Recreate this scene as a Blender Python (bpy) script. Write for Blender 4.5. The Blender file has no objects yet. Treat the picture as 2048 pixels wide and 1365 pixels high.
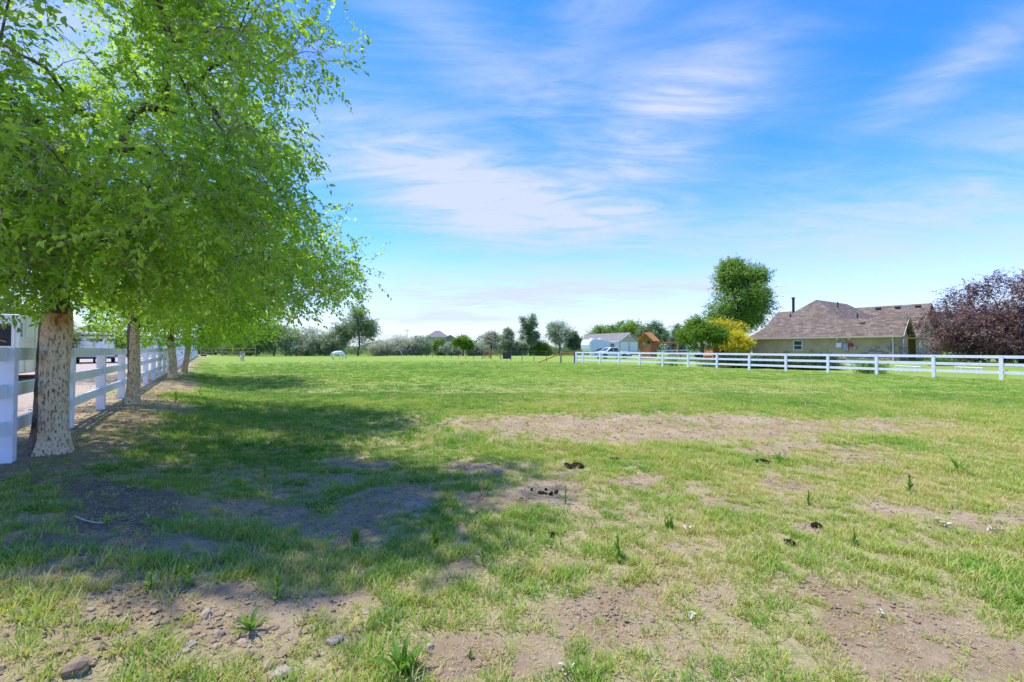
import bpy, bmesh, math, random
import numpy as np
from mathutils import Vector, Matrix

# ------------------------------------------------------------------ camera, sky, sun, exposure
SC = bpy.context.scene
COL = SC.collection
F = 890.0                      # focal length in photo pixels (2048 wide)
CAMH = 1.53
PITCH = math.atan(15 / F)
cam_d = bpy.data.cameras.new('camera')
cam = bpy.data.objects.new('camera', cam_d)
COL.objects.link(cam)
cam_d.sensor_width = 36.0
cam_d.lens = 36.0 * F / 2048
cam_d.clip_start = 0.05
cam_d.clip_end = 5000
cam.location = (0, 0, CAMH)
cam.rotation_euler = (math.pi / 2 + PITCH, 0, 0)
SC.camera = cam

SUN_EL = math.radians(69)
SUN_AZ = math.radians(-74)     # clockwise from +Y, so the sun stands high to the left
sun_vec = Vector((math.sin(SUN_AZ) * math.cos(SUN_EL), math.cos(SUN_AZ) * math.cos(SUN_EL), math.sin(SUN_EL)))
sun_d = bpy.data.lights.new('sun', 'SUN')
sun_d.energy = 2.0
sun_d.angle = math.radians(0.9)
sun_d.color = (1.0, 0.95, 0.87)
sun = bpy.data.objects.new('sun', sun_d)
COL.objects.link(sun)
sun.rotation_euler = sun_vec.to_track_quat('Z', 'Y').to_euler()
sun.location = (-30, 30, 60)

SC.view_settings.view_transform = 'Standard'
SC.view_settings.look = 'None'
SC.view_settings.exposure = 1.60
SC.view_settings.gamma = 1.0
SC.view_settings.use_curve_mapping = False
SC.render.engine = 'CYCLES'
SC.cycles.max_bounces = 8
SC.cycles.transparent_max_bounces = 8
SC.cycles.use_denoising = True

W = bpy.data.worlds.new('World')
SC.world = W
W.use_nodes = True
nt = W.node_tree
nt.nodes.clear()


def nd(tree, typ, **kw):
    n = tree.nodes.new(typ)
    for k, v in kw.items():
        setattr(n, k, v)
    return n


def lk(tree, a, b):
    tree.links.new(a, b)


def mth(tree, op, a, b=None, c=None, clamp=False):
    n = tree.nodes.new('ShaderNodeMath')
    n.operation = op
    n.use_clamp = clamp
    for i, v in enumerate((a, b, c)):
        if v is None:
            continue
        if isinstance(v, (int, float)):
            n.inputs[i].default_value = v
        else:
            tree.links.new(v, n.inputs[i])
    return n.outputs[0]


def mixc(tree, fac, a, b, blend='MIX'):
    n = tree.nodes.new('ShaderNodeMix')
    n.data_type = 'RGBA'
    n.blend_type = blend
    for s, v in ((n.inputs[0], fac), (n.inputs[6], a), (n.inputs[7], b)):
        if isinstance(v, (int, float)):
            s.default_value = v
        elif isinstance(v, tuple):
            s.default_value = (v[0], v[1], v[2], 1)
        else:
            tree.links.new(v, s)
    return n.outputs[2]


def smooth(tree, x, lo, hi):
    n = tree.nodes.new('ShaderNodeMapRange')
    n.interpolation_type = 'SMOOTHSTEP'
    n.inputs[1].default_value = lo
    n.inputs[2].default_value = hi
    tree.links.new(x, n.inputs[0])
    return n.outputs[0]


def noise(tree, vec, scale, detail=4, rough=0.55, dist=0.0):
    n = tree.nodes.new('ShaderNodeTexNoise')
    n.inputs['Scale'].default_value = scale
    n.inputs['Detail'].default_value = detail
    n.inputs['Roughness'].default_value = rough
    n.inputs['Distortion'].default_value = dist
    if vec is not None:
        tree.links.new(vec, n.inputs['Vector'])
    return n.outputs[0]


def build_world():
    t = nt
    out = nd(t, 'ShaderNodeOutputWorld')
    bg = nd(t, 'ShaderNodeBackground')
    sky = nd(t, 'ShaderNodeTexSky', sky_type='NISHITA')
    sky.sun_disc = False
    sky.sun_elevation = SUN_EL
    sky.sun_rotation = SUN_AZ
    sky.altitude = 1300
    sky.air_density = 1.0
    sky.dust_density = 0.3
    sky.ozone_density = 2.5
    hs = nd(t, 'ShaderNodeHueSaturation')
    hs.inputs['Hue'].default_value = 0.508
    hs.inputs['Saturation'].default_value = 1.38
    hs.inputs['Value'].default_value = 0.95
    lk(t, sky.outputs[0], hs.inputs['Color'])
    tc = nd(t, 'ShaderNodeTexCoord')
    sep = nd(t, 'ShaderNodeSeparateXYZ')
    lk(t, tc.outputs['Generated'], sep.inputs[0])
    zz = mth(t, 'ADD', mth(t, 'MAXIMUM', sep.outputs[2], 0.0), 0.10)
    px = mth(t, 'DIVIDE', sep.outputs[0], zz)
    py = mth(t, 'DIVIDE', sep.outputs[1], zz)
    cv = nd(t, 'ShaderNodeCombineXYZ')
    lk(t, px, cv.inputs[0]); lk(t, py, cv.inputs[1])
    # long wisps: rotate and stretch the cloud plane
    mp = nd(t, 'ShaderNodeMapping')
    mp.inputs['Rotation'].default_value = (0, 0, math.radians(24))
    mp.inputs['Scale'].default_value = (0.34, 1.0, 1.0)
    mp.inputs['Location'].default_value = (3.1, 1.3, 0.0)
    lk(t, cv.outputs[0], mp.inputs[0])
    n1 = noise(t, mp.outputs[0], 0.75, 7, 0.56, 0.9)
    mp2 = nd(t, 'ShaderNodeMapping')
    mp2.inputs['Rotation'].default_value = (0, 0, math.radians(-8))
    mp2.inputs['Scale'].default_value = (0.55, 1.3, 1.0)
    mp2.inputs['Location'].default_value = (7.7, 4.2, 0.0)
    lk(t, cv.outputs[0], mp2.inputs[0])
    n2 = noise(t, mp2.outputs[0], 1.7, 8, 0.62, 1.6)
    n3 = noise(t, cv.outputs[0], 0.33, 3, 0.5, 0.3)

    # the large soft banks of cirrus, placed by sky direction
    def bank(ax, el, ra, re, w, tilt=0.0):
        az = mth(t, 'ARCTAN2', sep.outputs[0], sep.outputs[1])
        e = mth(t, 'ARCSINE', sep.outputs[2])
        da0 = mth(t, 'SUBTRACT', az, math.radians(ax))
        de0 = mth(t, 'SUBTRACT', e, math.radians(el))
        c, s = math.cos(math.radians(tilt)), math.sin(math.radians(tilt))
        da = mth(t, 'ADD', mth(t, 'MULTIPLY', da0, c / math.radians(ra)), mth(t, 'MULTIPLY', de0, s / math.radians(ra)))
        de = mth(t, 'SUBTRACT', mth(t, 'MULTIPLY', de0, c / math.radians(re)), mth(t, 'MULTIPLY', da0, s / math.radians(re)))
        r2 = mth(t, 'ADD', mth(t, 'MULTIPLY', da, da), mth(t, 'MULTIPLY', de, de))
        return mth(t, 'MULTIPLY', mth(t, 'EXPONENT', mth(t, 'MULTIPLY', r2, -1.0)), w)
    banks = None
    for b in BANKS:
        g = bank(*b)
        banks = g if banks is None else mth(t, 'ADD', banks, g)
    fib = noise(t, mp.outputs[0], 3.2, 8, 0.66, 2.2)
    tex = mth(t, 'ADD', mth(t, 'ADD', mth(t, 'MULTIPLY', n1, 0.38), mth(t, 'MULTIPLY', n2, 0.30)), mth(t, 'MULTIPLY', fib, 0.32))
    tx = smooth(t, tex, 0.40, 0.62)
    cl = mth(t, 'MULTIPLY', banks, mth(t, 'ADD', mth(t, 'MULTIPLY', tx, 1.0), 0.32))
    veil = mth(t, 'MULTIPLY', smooth(t, mth(t, 'ADD', mth(t, 'MULTIPLY', n3, 0.55), mth(t, 'MULTIPLY', tex, 0.45)), 0.43, 0.68), 0.46)
    low = smooth(t, sep.outputs[2], 0.25, 0.01)
    cl = mth(t, 'ADD', mth(t, 'ADD', cl, veil), mth(t, 'MULTIPLY', low, 0.88), clamp=True)
    cl = mth(t, 'MULTIPLY', cl, 0.92)
    skyc = mixc(t, 1.0, hs.outputs[0], (0.84, 0.81, 1.0), 'MULTIPLY')
    col = mixc(t, cl, skyc, CLOUD)
    lk(t, col, bg.inputs[0])
    bg.inputs[1].default_value = SKY_STRENGTH
    lk(t, bg.outputs[0], out.inputs[0])


SKY_STRENGTH = 0.15
CLOUD = (1.60, 1.76, 2.02)
BANKS = [(-12, 21.5, 15, 6.5, 0.80, -16), (6, 17, 15, 3.8, 0.75, -6), (13, 25, 12, 5.5, 0.50, 10), (23, 28, 12, 5.5, 0.55, 24), (43, 14, 16, 5, 0.50, 8),
         (46, 24.5, 9, 1.7, 0.50, 22), (-6, 34, 14, 4, 0.32, -25), (12, 37, 14, 4, 0.30, 30), (-5, 7.2, 17, 1.8, 0.5, 0), (28, 7.6, 18, 1.5, 0.40, 0), (-45, 25, 20, 6, 0.6, 10), (75, 22, 18, 5, 0.5, -10)]
build_world()


# ------------------------------------------------------------------ helpers
def at(px, py, Y):
    """world point seen at photo pixel (px, py) at forward distance Y"""
    uu, vv = (px - 1024) / F, (682.5 - py) / F
    y = math.cos(PITCH) - vv * math.sin(PITCH)
    z = math.sin(PITCH) + vv * math.cos(PITCH)
    k = Y / y
    return Vector((uu * k, Y, CAMH + z * k))


def G(px, py, z=0.0):
    uu, vv = (px - 1024) / F, (682.5 - py) / F
    y = math.cos(PITCH) - vv * math.sin(PITCH)
    zz = math.sin(PITCH) + vv * math.cos(PITCH)
    k = (z - CAMH) / zz
    return Vector((uu * k, y * k, z))


def hash2(ix, iy, seed):
    h = (ix.astype(np.int64) * 374761393 + iy.astype(np.int64) * 668265263 + seed * 1274126177) & 0x7fffffff
    h = ((h ^ (h >> 13)) * 1274126177) & 0x7fffffff
    h = h ^ (h >> 16)
    return (h & 0xffff) / 65535.0


def vnoise(x, y, s, seed=0):
    x = np.asarray(x) * s + 1000.3; y = np.asarray(y) * s + 1000.7
    ix, iy = np.floor(x), np.floor(y)
    fx, fy = x - ix, y - iy
    fx = fx * fx * (3 - 2 * fx); fy = fy * fy * (3 - 2 * fy)
    a = hash2(ix, iy, seed); b = hash2(ix + 1, iy, seed); c = hash2(ix, iy + 1, seed); d = hash2(ix + 1, iy + 1, seed)
    return (a * (1 - fx) + b * fx) * (1 - fy) + (c * (1 - fx) + d * fx) * fy


def fbm(x, y, s, seed=0, o=4):
    t, a, n = 0, 0.5, 0
    for k in range(o):
        t = t + a * vnoise(x, y, s, seed + k * 17); n += a; a *= 0.55; s *= 2.07
    return t / n


def sstep(x, lo, hi):
    t = np.clip((np.asarray(x, float) - lo) / (hi - lo), 0, 1)
    return t * t * (3 - 2 * t)


# lot axes: AX runs towards the camera along both fences, NX across the lot to the right
AX = np.array([0.562, -0.827]); NX = np.array([0.827, 0.562])
LF = np.array([-5.25, 4.63])      # first post in view of the left fence
RF = np.array([7.30, 45.85])      # a post near the far end of the right fence
HC = np.array([38.0, 43.7])       # near corner of the brown house
LOT_ROT = math.atan2(AX[1], AX[0])


def height(x, y):
    x = np.asarray(x, float); y = np.asarray(y, float)
    d = (x - LF[0]) * NX[0] + (y - LF[1]) * NX[1]
    h = 0.34 * (1 - sstep(d, 0.1, 2.9)) * sstep(y, -3, 3)
    dr = (x - RF[0]) * NX[0] + (y - RF[1]) * NX[1]
    p = (x - HC[0]) * AX[0] + (y - HC[1]) * AX[1]
    h = h + 0.30 * sstep(dr, 3, 20) * sstep(p, -30, -18)
    fade = np.exp(-np.hypot(x, y) / 25.0)
    h = h + (fbm(x, y, 0.9, 5, 3) - 0.5) * 0.08 * fade + (fbm(x, y, 6.0, 9, 3) - 0.5) * 0.030 * fade
    return h


def hz(x, y):
    return float(height(np.array([x]), np.array([y]))[0])


def on_ground(px, py):
    z = 0.0
    for _ in range(6):
        p = G(px, py, z); z = hz(p.x, p.y)
    return Vector((p.x, p.y, z))


class MB:
    def __init__(s):
        s.v = []; s.f = []

    def add(s, vs, fs):
        o = len(s.v); s.v += [tuple(p) for p in vs]; s.f += [tuple(i + o for i in f) for f in fs]; return s

    def box(s, c, d, rot=None):
        hx, hy, hzz = d[0] / 2, d[1] / 2, d[2] / 2
        vs = [Vector((x, y, z)) for z in (-hzz, hzz) for y in (-hy, hy) for x in (-hx, hx)]
        if rot is not None:
            vs = [rot @ p for p in vs]
        c = Vector(c)
        return s.add([p + c for p in vs], [(0, 2, 3, 1), (4, 5, 7, 6), (0, 1, 5, 4), (2, 6, 7, 3), (0, 4, 6, 2), (1, 3, 7, 5)])

    def b2(s, x0, x1, y0, y1, z0, z1):
        return s.box(((x0 + x1) / 2, (y0 + y1) / 2, (z0 + z1) / 2), (abs(x1 - x0), abs(y1 - y0), abs(z1 - z0)))

    def bar(s, a, b, w, h, up=(0, 0, 1)):
        a, b = Vector(a), Vector(b); d = b - a; L = d.length; d.normalize()
        sd = d.cross(Vector(up))
        if sd.length < 1e-4:
            sd = Vector((1, 0, 0))
        sd.normalize(); u = sd.cross(d)
        R = Matrix((d, sd, u)).transposed()
        return s.box((a + b) / 2, (L, w, h), R)

    def tube(s, pts, rad, n=8, cap=True):
        pts = [Vector(p) for p in pts]
        if not hasattr(rad, '__len__'):
            rad = [rad] * len(pts)
        vs = []; ref = None
        for i, p in enumerate(pts):
            d = (pts[min(i + 1, len(pts) - 1)] - pts[max(i - 1, 0)])
            if d.length < 1e-7: d = Vector((0, 0, 1))
            d.normalize()
            if ref is None:
                ref = d.orthogonal().normalized()
            ref = (ref - d * ref.dot(d))
            ref = ref.normalized() if ref.length > 1e-6 else d.orthogonal().normalized()
            b = d.cross(ref)
            for k in range(n):
                a = 2 * math.pi * k / n
                vs.append(p + (ref * math.cos(a) + b * math.sin(a)) * rad[i])
        fs = []
        for i in range(len(pts) - 1):
            for k in range(n):
                k2 = (k + 1) % n
                fs.append((i * n + k, i * n + k2, (i + 1) * n + k2, (i + 1) * n + k))
        if cap:
            fs.append(tuple(range(n - 1, -1, -1))); fs.append(tuple((len(pts) - 1) * n + k for k in range(n)))
        return s.add(vs, fs)

    def prism(s, poly, a, b):
        """polygon (list of 3D points) extruded by vector b-a"""
        off = Vector(b) - Vector(a); n = len(poly)
        vs = [Vector(p) for p in poly] + [Vector(p) + off for p in poly]
        fs = [tuple(range(n - 1, -1, -1)), tuple(range(n, 2 * n))]
        fs += [(i, (i + 1) % n, (i + 1) % n + n, i + n) for i in range(n)]
        return s.add(vs, fs)

    def mesh(s, name, m, smooth=False):
        me = bpy.data.meshes.new(name); me.from_pydata(s.v, [], s.f)
        bm = bmesh.new(); bm.from_mesh(me); bmesh.ops.recalc_face_normals(bm, faces=bm.faces); bm.to_mesh(me); bm.free()
        me.materials.append(m)
        if smooth:
            me.polygons.foreach_set('use_smooth', [True] * len(me.polygons))
        return me

    def build(s, name, m, parent=None, smooth=False, bevel=0.0):
        o = bpy.data.objects.new(name, s.mesh(name, m, smooth)); COL.objects.link(o); o.parent = parent
        if bevel:
            b = o.modifiers.new('bevel', 'BEVEL'); b.width = bevel; b.segments = 2; b.limit_method = 'ANGLE'
        return o


def inst(name, me, parent=None, loc=(0, 0, 0), rot=(0, 0, 0), scale=(1, 1, 1)):
    o = bpy.data.objects.new(name, me); COL.objects.link(o); o.parent = parent
    o.location = loc; o.rotation_euler = rot; o.scale = scale
    return o


def tag(o, label=None, cat=None, group=None, kind=None):
    for k, v in (('label', label), ('category', cat), ('group', group), ('kind', kind)):
        if v: o[k] = v
    return o


def thing(name, label, cat, loc=(0, 0, 0), rz=0.0, group=None):
    o = bpy.data.objects.new(name, None); COL.objects.link(o)
    o.location = loc; o.rotation_euler = (0, 0, rz); o.empty_display_size = 0.2
    return tag(o, label, cat, group)


# ------------------------------------------------------------------ materials
MATS = {}


def pmat(name, col, rough=0.7, var=0.12, scale=6.0, bump=0.0, bscale=40.0, spec=0.3, dirt=None, metal=0.0, stretch=None, col2=None, thr=(0.35, 0.65)):
    m = bpy.data.materials.new(name); m.use_nodes = True; t = m.node_tree
    p = t.nodes['Principled BSDF']
    tc = nd(t, 'ShaderNodeTexCoord'); vec = tc.outputs['Object']
    if stretch:
        mp = nd(t, 'ShaderNodeMapping'); mp.inputs['Scale'].default_value = stretch; lk(t, vec, mp.inputs[0]); vec = mp.outputs[0]
    n = noise(t, vec, scale, 6, 0.6)
    if col2 is not None:
        c = mixc(t, smooth(t, n, *thr), col, col2)
    else:
        lo = tuple(max(0, x * (1 - var)) for x in col); hi = tuple(min(1, x * (1 + var)) for x in col)
        c = mixc(t, smooth(t, n, 0.3, 0.7), lo, hi)
    if dirt:
        n2 = noise(t, tc.outputs['Object'], dirt[3] if len(dirt) > 3 else 2.0, 8, 0.7)
        c = mixc(t, mth(t, 'MULTIPLY', smooth(t, n2, 0.5, 0.8), 0.6), c, dirt[:3])
    lk(t, c, p.inputs['Base Color'])
    p.inputs['Roughness'].default_value = rough
    p.inputs['Specular IOR Level'].default_value = spec
    p.inputs['Metallic'].default_value = metal
    if bump:
        b = nd(t, 'ShaderNodeBump'); b.inputs['Strength'].default_value = bump; b.inputs['Distance'].default_value = 0.02
        lk(t, noise(t, vec, bscale, 6, 0.65), b.inputs['Height']); lk(t, b.outputs[0], p.inputs['Normal'])
    MATS[name] = m
    return m


def leaf_mat(name, c1, c2, c3, trans=0.38, rough=0.5, tm=(1.5, 1.4, 0.6)):
    """foliage: colour runs c1 -> c2 -> c3 by each leaf's own random tint; light passes through"""
    m = bpy.data.materials.new(name); m.use_nodes = True; t = m.node_tree
    p = t.nodes['Principled BSDF']; out = t.nodes['Material Output']
    a = nd(t, 'ShaderNodeAttribute', attribute_name='tint')
    cr = nd(t, 'ShaderNodeValToRGB'); e = cr.color_ramp.elements
    e[0].color = (*c1, 1); e[0].position = 0.05; e[1].color = (*c3, 1); e[1].position = 0.95
    k = e.new(0.5); k.color = (*c2, 1)
    lk(t, a.outputs['Fac'], cr.inputs[0])
    lk(t, cr.outputs[0], p.inputs['Base Color'])
    p.inputs['Roughness'].default_value = rough
    p.inputs['Specular IOR Level'].default_value = 0.25
    tr = nd(t, 'ShaderNodeBsdfTranslucent')
    lk(t, mixc(t, 1.0, cr.outputs[0], tm, 'MULTIPLY'), tr.inputs[0])
    mx = nd(t, 'ShaderNodeMixShader'); mx.inputs[0].default_value = trans
    lk(t, p.outputs[0], mx.inputs[1]); lk(t, tr.outputs[0], mx.inputs[2]); lk(t, mx.outputs[0], out.inputs[0])
    MATS[name] = m
    return m


def grass_mat(name):
    m = bpy.data.materials.new(name); m.use_nodes = True; t = m.node_tree
    p = t.nodes['Principled BSDF']; out = t.nodes['Material Output']
    a = nd(t, 'ShaderNodeAttribute', attribute_name='tint'); a.attribute_type = 'INSTANCER'
    v = nd(t, 'ShaderNodeAttribute', attribute_name='blade')
    f = mth(t, 'ADD', a.outputs['Fac'], mth(t, 'MULTIPLY', mth(t, 'SUBTRACT', v.outputs['Fac'], 0.5), 0.42), clamp=True)
    cr = nd(t, 'ShaderNodeValToRGB'); e = cr.color_ramp.elements
    e[0].color = (0.10, 0.25, 0.040, 1); e[0].position = 0.0
    e[1].color = (0.60, 0.48, 0.26, 1); e[1].position = 1.0
    for pos, c in ((0.28, (0.19, 0.365, 0.046)), (0.55, (0.36, 0.46, 0.075)), (0.76, (0.55, 0.51, 0.18))):
        k = e.new(pos); k.color = (*c, 1)
    lk(t, f, cr.inputs[0]); lk(t, cr.outputs[0], p.inputs['Base Color'])
    p.inputs['Roughness'].default_value = 0.55; p.inputs['Specular IOR Level'].default_value = 0.2
    tr = nd(t, 'ShaderNodeBsdfTranslucent'); lk(t, mixc(t, 1.0, cr.outputs[0], (1.3, 1.25, 0.6), 'MULTIPLY'), tr.inputs[0])
    mx = nd(t, 'ShaderNodeMixShader'); mx.inputs[0].default_value = 0.35
    lk(t, p.outputs[0], mx.inputs[1]); lk(t, tr.outputs[0], mx.inputs[2]); lk(t, mx.outputs[0], out.inputs[0])
    return m


def ground_mat():
    m = bpy.data.materials.new('field_soil_and_grass'); m.use_nodes = True; t = m.node_tree
    p = t.nodes['Principled BSDF']
    geo = nd(t, 'ShaderNodeNewGeometry'); P = geo.outputs['Position']

    def attr(n):
        return nd(t, 'ShaderNodeAttribute', attribute_name=n).outputs['Fac']
    big = noise(t, P, 0.16, 4, 0.6); mid = noise(t, P, 1.3, 6, 0.65); fine = noise(t, P, 22, 6, 0.7); vf = noise(t, P, 90, 4, 0.7)
    soil = mixc(t, smooth(t, mid, 0.3, 0.7), (0.29, 0.205, 0.112), (0.43, 0.335, 0.205))
    soil = mixc(t, mth(t, 'MULTIPLY', smooth(t, fine, 0.52, 0.72), 0.8), soil, (0.155, 0.108, 0.070))
    soil = mixc(t, mth(t, 'MULTIPLY', smooth(t, vf, 0.56, 0.70), 0.55), soil, (0.58, 0.48, 0.36))
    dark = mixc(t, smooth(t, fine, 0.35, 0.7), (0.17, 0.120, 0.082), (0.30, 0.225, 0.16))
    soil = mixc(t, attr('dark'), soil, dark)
    thatch = mixc(t, smooth(t, fine, 0.35, 0.66), (0.27, 0.255, 0.10), (0.49, 0.395, 0.22))
    turf = mixc(t, smooth(t, mid, 0.3, 0.72), (0.185, 0.295, 0.042), (0.275, 0.365, 0.066))
    turf = mixc(t, mth(t, 'MULTIPLY', smooth(t, big, 0.46, 0.68), 0.5), turf, (0.30, 0.315, 0.085))
    turf = mixc(t, mth(t, 'MULTIPLY', smooth(t, fine, 0.50, 0.78), 0.6), turf, (0.075, 0.140, 0.020))
    turf = mixc(t, attr('yellow'), turf, (0.35, 0.335, 0.11))
    g = mixc(t, attr('far'), thatch, turf)
    d = attr('dirt')
    d = smooth(t, mth(t, 'ADD', d, mth(t, 'ADD', mth(t, 'MULTIPLY', mth(t, 'SUBTRACT', fine, 0.5), 1.1), mth(t, 'MULTIPLY', mth(t, 'SUBTRACT', mid, 0.5), 0.8))), 0.28, 0.68)
    c = mixc(t, d, g, soil)
    gravel = mixc(t, smooth(t, fine, 0.3, 0.7), (0.36, 0.27, 0.205), (0.55, 0.45, 0.37))
    c = mixc(t, attr('gravel'), c, gravel)
    lk(t, c, p.inputs['Base Color'])
    p.inputs['Roughness'].default_value = 0.95; p.inputs['Specular IOR Level'].default_value = 0.08
    b = nd(t, 'ShaderNodeBump'); b.inputs['Strength'].default_value = 0.85; b.inputs['Distance'].default_value = 0.03
    lk(t, mth(t, 'ADD', mth(t, 'MULTIPLY', fine, 1.0), mth(t, 'MULTIPLY', vf, 0.5)), b.inputs['Height'])
    lk(t, b.outputs[0], p.inputs['Normal'])
    return m


def shingle_mat(name, c1, c2, c3, sw=0.34, sh=0.15):
    m = bpy.data.materials.new(name); m.use_nodes = True; t = m.node_tree
    p = t.nodes['Principled BSDF']; tc = nd(t, 'ShaderNodeTexCoord')
    so = nd(t, 'ShaderNodeSeparateXYZ'); lk(t, tc.outputs['Object'], so.inputs[0])
    sn = nd(t, 'ShaderNodeSeparateXYZ'); lk(t, tc.outputs['Normal'], sn.inputs[0])
    isx = mth(t, 'GREATER_THAN', mth(t, 'ABSOLUTE', sn.outputs[0]), mth(t, 'ABSOLUTE', sn.outputs[1]))
    al = mth(t, 'ADD', mth(t, 'MULTIPLY', so.outputs[1], isx), mth(t, 'MULTIPLY', so.outputs[0], mth(t, 'SUBTRACT', 1.0, isx)))
    cv = nd(t, 'ShaderNodeCombineXYZ'); lk(t, al, cv.inputs[0]); lk(t, mth(t, 'MULTIPLY', so.outputs[2], 1.45), cv.inputs[1])
    br = nd(t, 'ShaderNodeTexBrick'); lk(t, cv.outputs[0], br.inputs[0])
    br.inputs['Color1'].default_value = (*c1, 1); br.inputs['Color2'].default_value = (*c2, 1); br.inputs['Mortar'].default_value = (c1[0] * .4, c1[1] * .4, c1[2] * .4, 1)
    br.inputs['Scale'].default_value = 1.0; br.inputs['Mortar Size'].default_value = 0.012; br.inputs['Brick Width'].default_value = sw; br.inputs['Row Height'].default_value = sh
    br.offset_frequency = 2; br.squash = 0.7; br.squash_frequency = 3
    mp = nd(t, 'ShaderNodeMapping'); mp.inputs['Scale'].default_value = (1.1, 3.4, 1); lk(t, cv.outputs[0], mp.inputs[0])
    n = noise(t, mp.outputs[0], 1.0, 5, 0.75)
    c = mixc(t, smooth(t, n, 0.45, 0.62), br.outputs[0], c3)
    n2 = noise(t, tc.outputs['Object'], 0.5, 4, 0.6)
    c = mixc(t, mth(t, 'MULTIPLY', smooth(t, n2, 0.4, 0.7), 0.35), c, (c1[0] * .75, c1[1] * .7, c1[2] * .7))
    lk(t, c, p.inputs['Base Color']); p.inputs['Roughness'].default_value = 0.9; p.inputs['Specular IOR Level'].default_value = 0.15
    b = nd(t, 'ShaderNodeBump'); b.inputs['Strength'].default_value = 0.6; b.inputs['Distance'].default_value = 0.02
    lk(t, br.outputs['Fac'], b.inputs['Height']); b.invert = True; lk(t, b.outputs[0], p.inputs['Normal'])
    return m


VINYL = pmat('white_vinyl', (0.80, 0.80, 0.86), 0.35, 0.03, 3, 0, spec=0.45, dirt=(0.55, 0.50, 0.42, 5.0))
TRIM = pmat('white_trim_paint', (0.74, 0.73, 0.70), 0.5, 0.05, 4)
PALE_WALL = pmat('white_sheet_metal', (0.78, 0.79, 0.80), 0.35, 0.05, 3, dirt=(0.52, 0.48, 0.42, 1.2), spec=0.5)
DARK = pmat('dark_opening', (0.018, 0.022, 0.024), 0.5, 0.3, 5)
GLASS = pmat('window_glass', (0.05, 0.075, 0.095), 0.08, 0.2, 2, spec=0.8)
RUBBER = pmat('black_rubber', (0.02, 0.02, 0.022), 0.8, 0.2, 8)
STEEL = pmat('grey_steel', (0.33, 0.34, 0.35), 0.45, 0.15, 8, metal=0.6)
BLACKM = pmat('black_metal', (0.03, 0.03, 0.035), 0.5, 0.2, 8)
STUCCO = pmat('tan_stucco', (0.44, 0.325, 0.19), 0.92, 0.10, 1.5, 0.35, 60, 0.1)
FASCIA = pmat('tan_fascia', (0.42, 0.385, 0.31), 0.55, 0.06, 3)
STONE_A = pmat('veneer_stone_tan', (0.44, 0.36, 0.27), 0.9, 0.3, 3.0, 0.5, 30)
STONE_B = pmat('veneer_stone_grey', (0.27, 0.235, 0.20), 0.9, 0.3, 3.0, 0.5, 30)
SHINGLE = shingle_mat('brown_shingles', (0.172, 0.130, 0.096), (0.29, 0.232, 0.172), (0.120, 0.090, 0.070), .46, .19)
SHINGLE_G = shingle_mat('grey_shingles', (0.25, 0.225, 0.20), (0.33, 0.30, 0.265), (0.19, 0.17, 0.155))
WEATHERED = pmat('weathered_wood', (0.28, 0.23, 0.18), 0.9, 0.3, 12, 0.4, 60, stretch=(1, 1, 0.15))
REDWOOD = pmat('redwood_stain', (0.40, 0.135, 0.045), 0.7, 0.25, 8, 0.3, 40, stretch=(1, 1, 0.2))
CEDAR = pmat('orange_cedar', (0.55, 0.235, 0.075), 0.8, 0.2, 6, 0.2, 30, stretch=(1, 1, 0.2))
TPOST = pmat('dark_fence_post', (0.13, 0.105, 0.085), 0.85, 0.3, 10)
WIRE = pmat('galvanised_wire', (0.30, 0.29, 0.27), 0.5, 0.1, 10, metal=0.5)
BARK = pmat('brown_bark', (0.135, 0.100, 0.075), 0.95, 0.35, 7, 0.9, 26, 0.05, stretch=(1, 1, 0.35))
TWIG = pmat('grey_twig_bark', (0.40, 0.37, 0.31), 0.9, 0.3, 9, 0.3, 30, 0.05)
RED = pmat('red_paint', (0.50, 0.02, 0.03), 0.4, 0.1, 4)
BLUE = pmat('blue_paint', (0.10, 0.22, 0.62), 0.45, 0.1, 4)
RVSIDE = pmat('shade_tinted_siding', (0.62, 0.67, 0.80), 0.3, 0.06, 2, spec=0.5)  # white camper siding with the blue of its shaded side put into the colour
BEIGE = pmat('beige_siding', (0.50, 0.43, 0.36), 0.8, 0.05, 2)


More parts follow.
